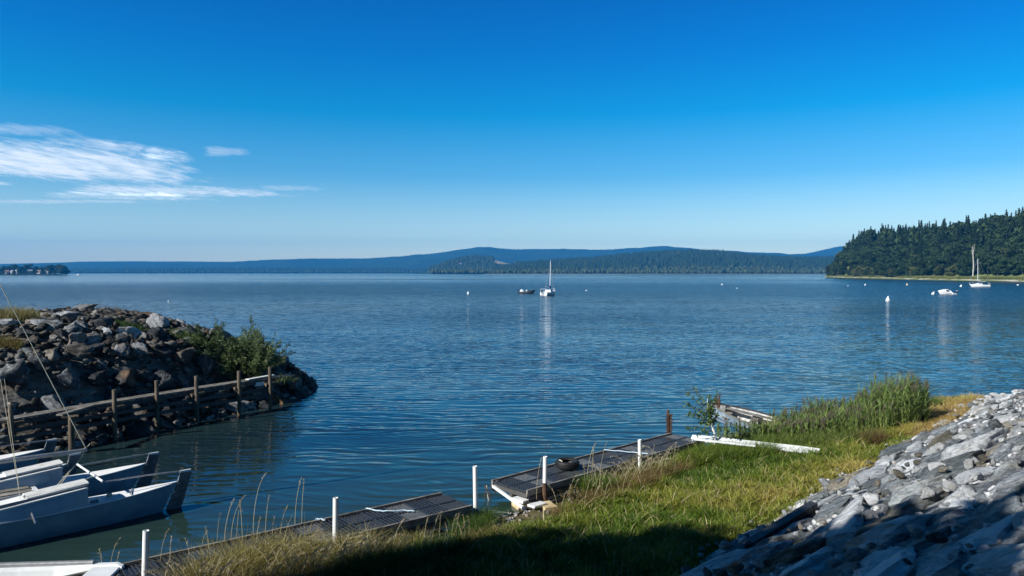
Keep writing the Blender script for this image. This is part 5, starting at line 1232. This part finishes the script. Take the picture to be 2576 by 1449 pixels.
# white cabin boat
p = at(2381, 741, 0); T = thing('cabin_boat', 'small white cabin motorboat with black window on the right of the lake', 'motorboat', p, (0, R(-6), R(172)))
b = MB(); sc = hull_mesh(b, 4.4, 1.8, .55, .8, .6, .9, -.2); hl = b.build('hull', M['white'], T, True)
b = MB(); b.tube([(s_[1][0], s_[1][1]*1.02, s_[1][2]*1.25) for s_ in sc[:-1]], .05, 5); b.tube([(s_[-2][0], s_[-2][1]*1.02, s_[-2][2]*1.25) for s_ in sc[:-1]], .05, 5); b.build('dark_stripe', M['navy'], hl)
b = MB(); b.loft([[(x, -w, zb), (x, -w*.8, z), (x, 0, z+.05), (x, w*.8, z), (x, w, zb)] for x, w, zb, z in ((-1.2, .8, .5, .72), (-.7, .8, .55, 1.12), (.1, .78, .6, 1.36), (.8, .65, .65, 1.26), (1.5, .4, .7, 1.0), (2.05, .1, .75, .82))]); cb_ = b.build('cabin', M['white'], T, True)
for sg in (-1, 1): b = MB(); b.loft([[(x, sg*w, z0), (x, sg*(w+.02), z0), (x, sg*(w2+.02), z1), (x, sg*w2, z1)] for x, w, w2, z0, z1 in ((-.35, .78, .69, .78, 1.14), (.45, .75, .66, .80, 1.24))]); b.build('window', M['glass'], cb_)
b = MB(); b.tube([(.5, 0, 1.35), (.9, 0, 1.95)], .03, 5); b.build('antenna', M['black'], cb_)
b = MB(); b.box((-2.45, 0, .95), (.35, .3, .55)); b.box((-2.4, 0, .35), (.16, .12, .9)); mt = b.build('outboard_motor', M['black'], T, bevel=.04)
b = MB(); b.box((-2.45, 0, 1.27), (.34, .3, .1)); b.build('motor_lid', M['white'], mt, bevel=.02)
b = MB(); b.lathe([(.01, .12), (.15, .2), (.2, .35), (.15, .5), (.01, .58)], (-1.2, .95, 0), 10); b.build('fender', M['white'], T, True)
# far tiny boats
for (dx, dy, lb) in ((198, 690.6, 'tiny white motorboat far away beside the left point'), (1796*0+1800, 0, None),):
    if lb is None: continue
    p = at(dx, dy, 0); T = thing('distant_boat', lb, 'boat', (p.x, min(p.y, 1500), 0)); T.location = ((dx*.3975-512)/F*1500, 1500, 0)
    b = MB(); hull_mesh(b, 9, 2.8, 1.2, 1.8, .8); b.build('hull', M['white'], T); b = MB(); b.box((-.5, 0, 2.0), (3.4, 2, 1.6)); b.build('cabin', M['white'], T, bevel=.2)
# buoys
BV = MB(); BV.lathe([(.02, -.35), (.28, -.22), (.42, 0), (.43, .15), (.34, .38), (.16, .72), (.07, .95), (.06, 1.02), (.01, 1.04)], n=14); bvm = BV.mesh('body', M['white'], True)
RG = MB(); RG.tube([Vector((math.cos(a)*.06, 0, 1.08+math.sin(a)*.06)) for a in np.linspace(0, 2*math.pi, 9)], .015, 5, cap=False); rgm = RG.mesh('ring', M['dark_steel'])
BO = simple('cream_buoy', (.55, .38, .22), (.78, .68, .52), 2, .5); bom = BV.mesh('body', BO, True)
bu = [(1178, 740, 'alone left of the grey skiff', 0, .8), (2234, 757, 'nearest and largest of the right group', .05, 1.0), (2347, 740.5, 'leaning, just left of the cabin boat', .45, .85), (2417, 721, 'leaning, just left of the anchored right sailboat', .4, .95), (2282, 717.5, 'cream coloured, in front of the sandy shore', 0, .95), (2176, 717.5, 'leaning, left of the cream buoy', .5, .8), (1816, 717, 'far out right of the middle sailboat', .3, .8), (2560, 717.5, 'tilted over at the right edge', 1.1, .9), (1474, 731.5, 'low in the water right of the middle sailboat', 1.2, .55), (1853, 725.5, 'low in the water far out right of centre', 1.3, .45), (2133, 719.3, 'low in the water left of the right group', 1.4, .5), (423, 759, 'small, above the breakwater on the left', 0, .3)]
for (dx, dy, w, tl, sc) in bu:
    p = at(dx, dy, 0); T = thing('mooring_buoy', ('cream' if 'cream' in w[:5] else 'white')+' teardrop mooring buoy '+w, 'buoy', p, (0, tl, random.uniform(-.3, .3)), 'mooring buoys'); T.scale = (sc,)*3
    link('body', bom if 'cream' in w[:5] else bvm, T); link('ring', rgm, T)
# old rowing boat in the reeds
rb = Vector((8.75, 27.0, .12)); T = thing('rowing_boat', 'old rowing boat with peeling blue hull and white inside, beached among the reeds', 'rowing boat', rb, (R(-13), R(-7), math.atan2(.50, -.86)))
b = MB(); LL = 3.0; secs = []; n = 10
for i in range(n+1):
    f = i/n; x = -LL/2+LL*f; w = .54*(.72+.28*math.sin(min(1, f/.45)*math.pi/2)) if f < .45 else .54*max(.03, math.cos((f-.45)/.55*math.pi/2)**.75); g_ = .38+.24*f**2.2
    secs.append((x, w, g_))
def rs(x, w, g_, t): return [(x, -w+t, g_), (x, -w*.88+t, g_*.4), (x, -w*.6+t, .03+t), (x, w*.6-t, .03+t), (x, w*.88-t, g_*.4), (x, w-t, g_)]
b.loft([rs(x, w, g_, 0) for x, w, g_ in secs], closed=False, caps=False); b.add(rs(*secs[0], 0), [tuple(range(6))]); hl = b.build('hull', M['blue_worn'], T)
b = MB(); b.loft([rs(x, max(w, .03), g_-.005, .02) for x, w, g_ in secs], closed=False, caps=False); b.add([(x+.02, y, z) for x, y, z in rs(*secs[0], .02)], [tuple(range(6))]); b.build('inner_planking', M['old_white'], hl)
for sg in (-1, 1): b = MB(); b.loft([[(x, sg*(w-.025), g_-.02), (x, sg*(w+.035), g_-.02), (x, sg*(w+.035), g_+.02), (x, sg*(w-.025), g_+.02)] for x, w, g_ in secs]); b.build('gunwale', M['dark_wood'] if sg < 0 else M['beam_wood'], T)
for x, w in ((-1.1, .50), (-.1, .58), (.85, .44)): b = MB(); b.box((x, 0, .34), (.24, w*1.85, .03)); b.build('thwart', M['beam_wood'], T)
b = MB(); b.box((-LL/2, 0, .26), (.04, .78, .26)); b.build('transom', M['white'], T)
b = MB(); b.bar((-1.3, -.15, .42), (1.0, -.1, .52), .14, .03); b.build('loose_plank', M['beam_wood'], T)
b = MB(); b.box((1.2, .1, .72), (.10, .10, .30)); b.box((1.35, -.1, .75), (.06, .05, .24)); b.build('bollard', M['rust'], T)
p = rb+Vector((-.95, .85, .2)); T2 = thing('mooring_stake', 'short rusty stake standing behind the rowing boat', 'stake', p); b = MB(); b.tube([(0, 0, -.4), (.03, 0, .85)], .03, 7); b.build('stake', M['rust'], T2, True); b = MB(); b.box((.02, 0, .86), (.2, .03, .03)); b.build('crossbar', M['rust'], T2)

# ------------------------------------------------------------------ clouds (sheets of thin ice cloud, 2.5 km up)
def cloud_mat(dens, sc):
    n = N('cirrus_cloud'); P = n.new('ShaderNodeTexCoord').outputs['Object']
    a = n.new('ShaderNodeVertexColor', layer_name='Tint').outputs[0]
    w = n.noise(n.map(P, (.00055*sc, .00024*sc, 1), (0, 0, R(24))), 1., 10, .68, .7)
    w2 = n.noise(n.map(P, (.0021*sc, .0008*sc, 1), (0, 0, R(10))), 1., 8, .62, .4)
    ww = n.math('ADD', n.math('MULTIPLY', w.outputs[0], .5), n.math('MULTIPLY', w2.outputs[0], .5))
    f = n.math('ADD', a, n.math('MULTIPLY_ADD', ww, 2.6, -1.55))
    al = n.math('MULTIPLY', n.ramp(f, [(.02, 0.), (1.3, 1.)], 'EASE'), dens)
    tl = n.new('ShaderNodeBsdfTranslucent'); tl.inputs[0].default_value = (1, 1, 1, 1); df = n.new('ShaderNodeBsdfDiffuse'); df.inputs[0].default_value = (.9, .9, .9, 1)
    ad = n.new('ShaderNodeAddShader'); n.l.new(tl.outputs[0], ad.inputs[0]); n.l.new(df.outputs[0], ad.inputs[1])
    tr = n.new('ShaderNodeBsdfTransparent'); mx = n.new('ShaderNodeMixShader'); n.l.new(al, mx.inputs[0]); n.l.new(tr.outputs[0], mx.inputs[1]); n.l.new(ad.outputs[0], mx.inputs[2]); n.l.new(mx.outputs[0], n.out.inputs[0])
    return n.m
def cloud(label, quad, dens, sc, alt=2500):
    """quad: four surveyed sky corners (display px) left-top, right-top, right-bottom, left-bottom"""
    c_ = []
    for (dx, dy) in quad:
        Y = (alt-H)*F/(HZ-dy*.3975); c_.append(Vector(((dx*.3975-512)/F*Y, Y, alt)))
    n = 40; V = []; A = []
    for j in range(n):
        for i in range(n):
            u, v = i/(n-1), j/(n-1); p = c_[0].lerp(c_[1], u).lerp(c_[3].lerp(c_[2], u), v); V.append(p[:])
            eu = min(1, (1-u)*3.5)*min(1, u*5); ev = math.sin(math.pi*v)**.8; A.append(max(0, eu)**.7*ev)
    V = np.array(V); o0 = V.mean(0); i = np.arange((n-1)**2); r = i//(n-1)*n+i % (n-1)
    me = np_mesh('cloud', V-o0, np.stack([r, r+1, r+n+1, r+n], 1), 4, cloud_mat(dens, sc), np.repeat(np.array(A)[:, None], 3, 1))
    o = link('cloud', me, loc=o0); tag(o, label, 'cloud', kind='stuff')  # thin sheet of ice crystals
cloud('broad white streaky cloud at the left, the largest', [(-300, 322), (400, 338), (640, 488), (-300, 438)], .82, 1.)
cloud('long thin cloud streak below the broad cloud', [(180, 452), (620, 466), (880, 502), (60, 496)], .7, 1.)
cloud('faint wisp to the right of the broad cloud', [(500, 362), (640, 372), (650, 396), (510, 398)], .28, 1.6)
cloud('short wisps above the right end of the broad cloud', [(380, 360), (480, 375), (520, 420), (330, 400)], .45, 1.6)
cloud('pale flat streak low at the left edge', [(-160, 450), (60, 456), (70, 470), (-160, 466)], .6, 1.2)
cloud('lowest faint streak in the sky', [(-120, 500), (300, 500), (560, 512), (-120, 516)], .35, 1.2)

cloud('thin veil trailing right from the lower streak', [(640, 462), (800, 466), (860, 484), (640, 482)], .22, 2.2)
cloud('faint scattered wisps above the broad cloud', [(-60, 300), (200, 318), (260, 350), (-60, 345)], .25, 2.4)
cloud('thin flat streak under the long cloud streak', [(90, 478), (520, 484), (600, 512), (60, 500)], .5, 1.8)

# ------------------------------------------------------------------ air
n = N('haze'); n.n.remove(n.b); pv = n.new('ShaderNodeVolumePrincipled'); pv.inputs['Color'].default_value = (.03, .36, .92, 1); pv.inputs['Density'].default_value = 1.15e-4; pv.inputs['Anisotropy'].default_value = 0
n.l.new(pv.outputs[0], n.out.inputs['Volume'])
b = MB(); b.box((0, 500, 198), (24000, 18000, 404)); hz = b.build('haze', n.m); tag(hz, 'pale blue summer haze over the lake', 'haze', kind='stuff')
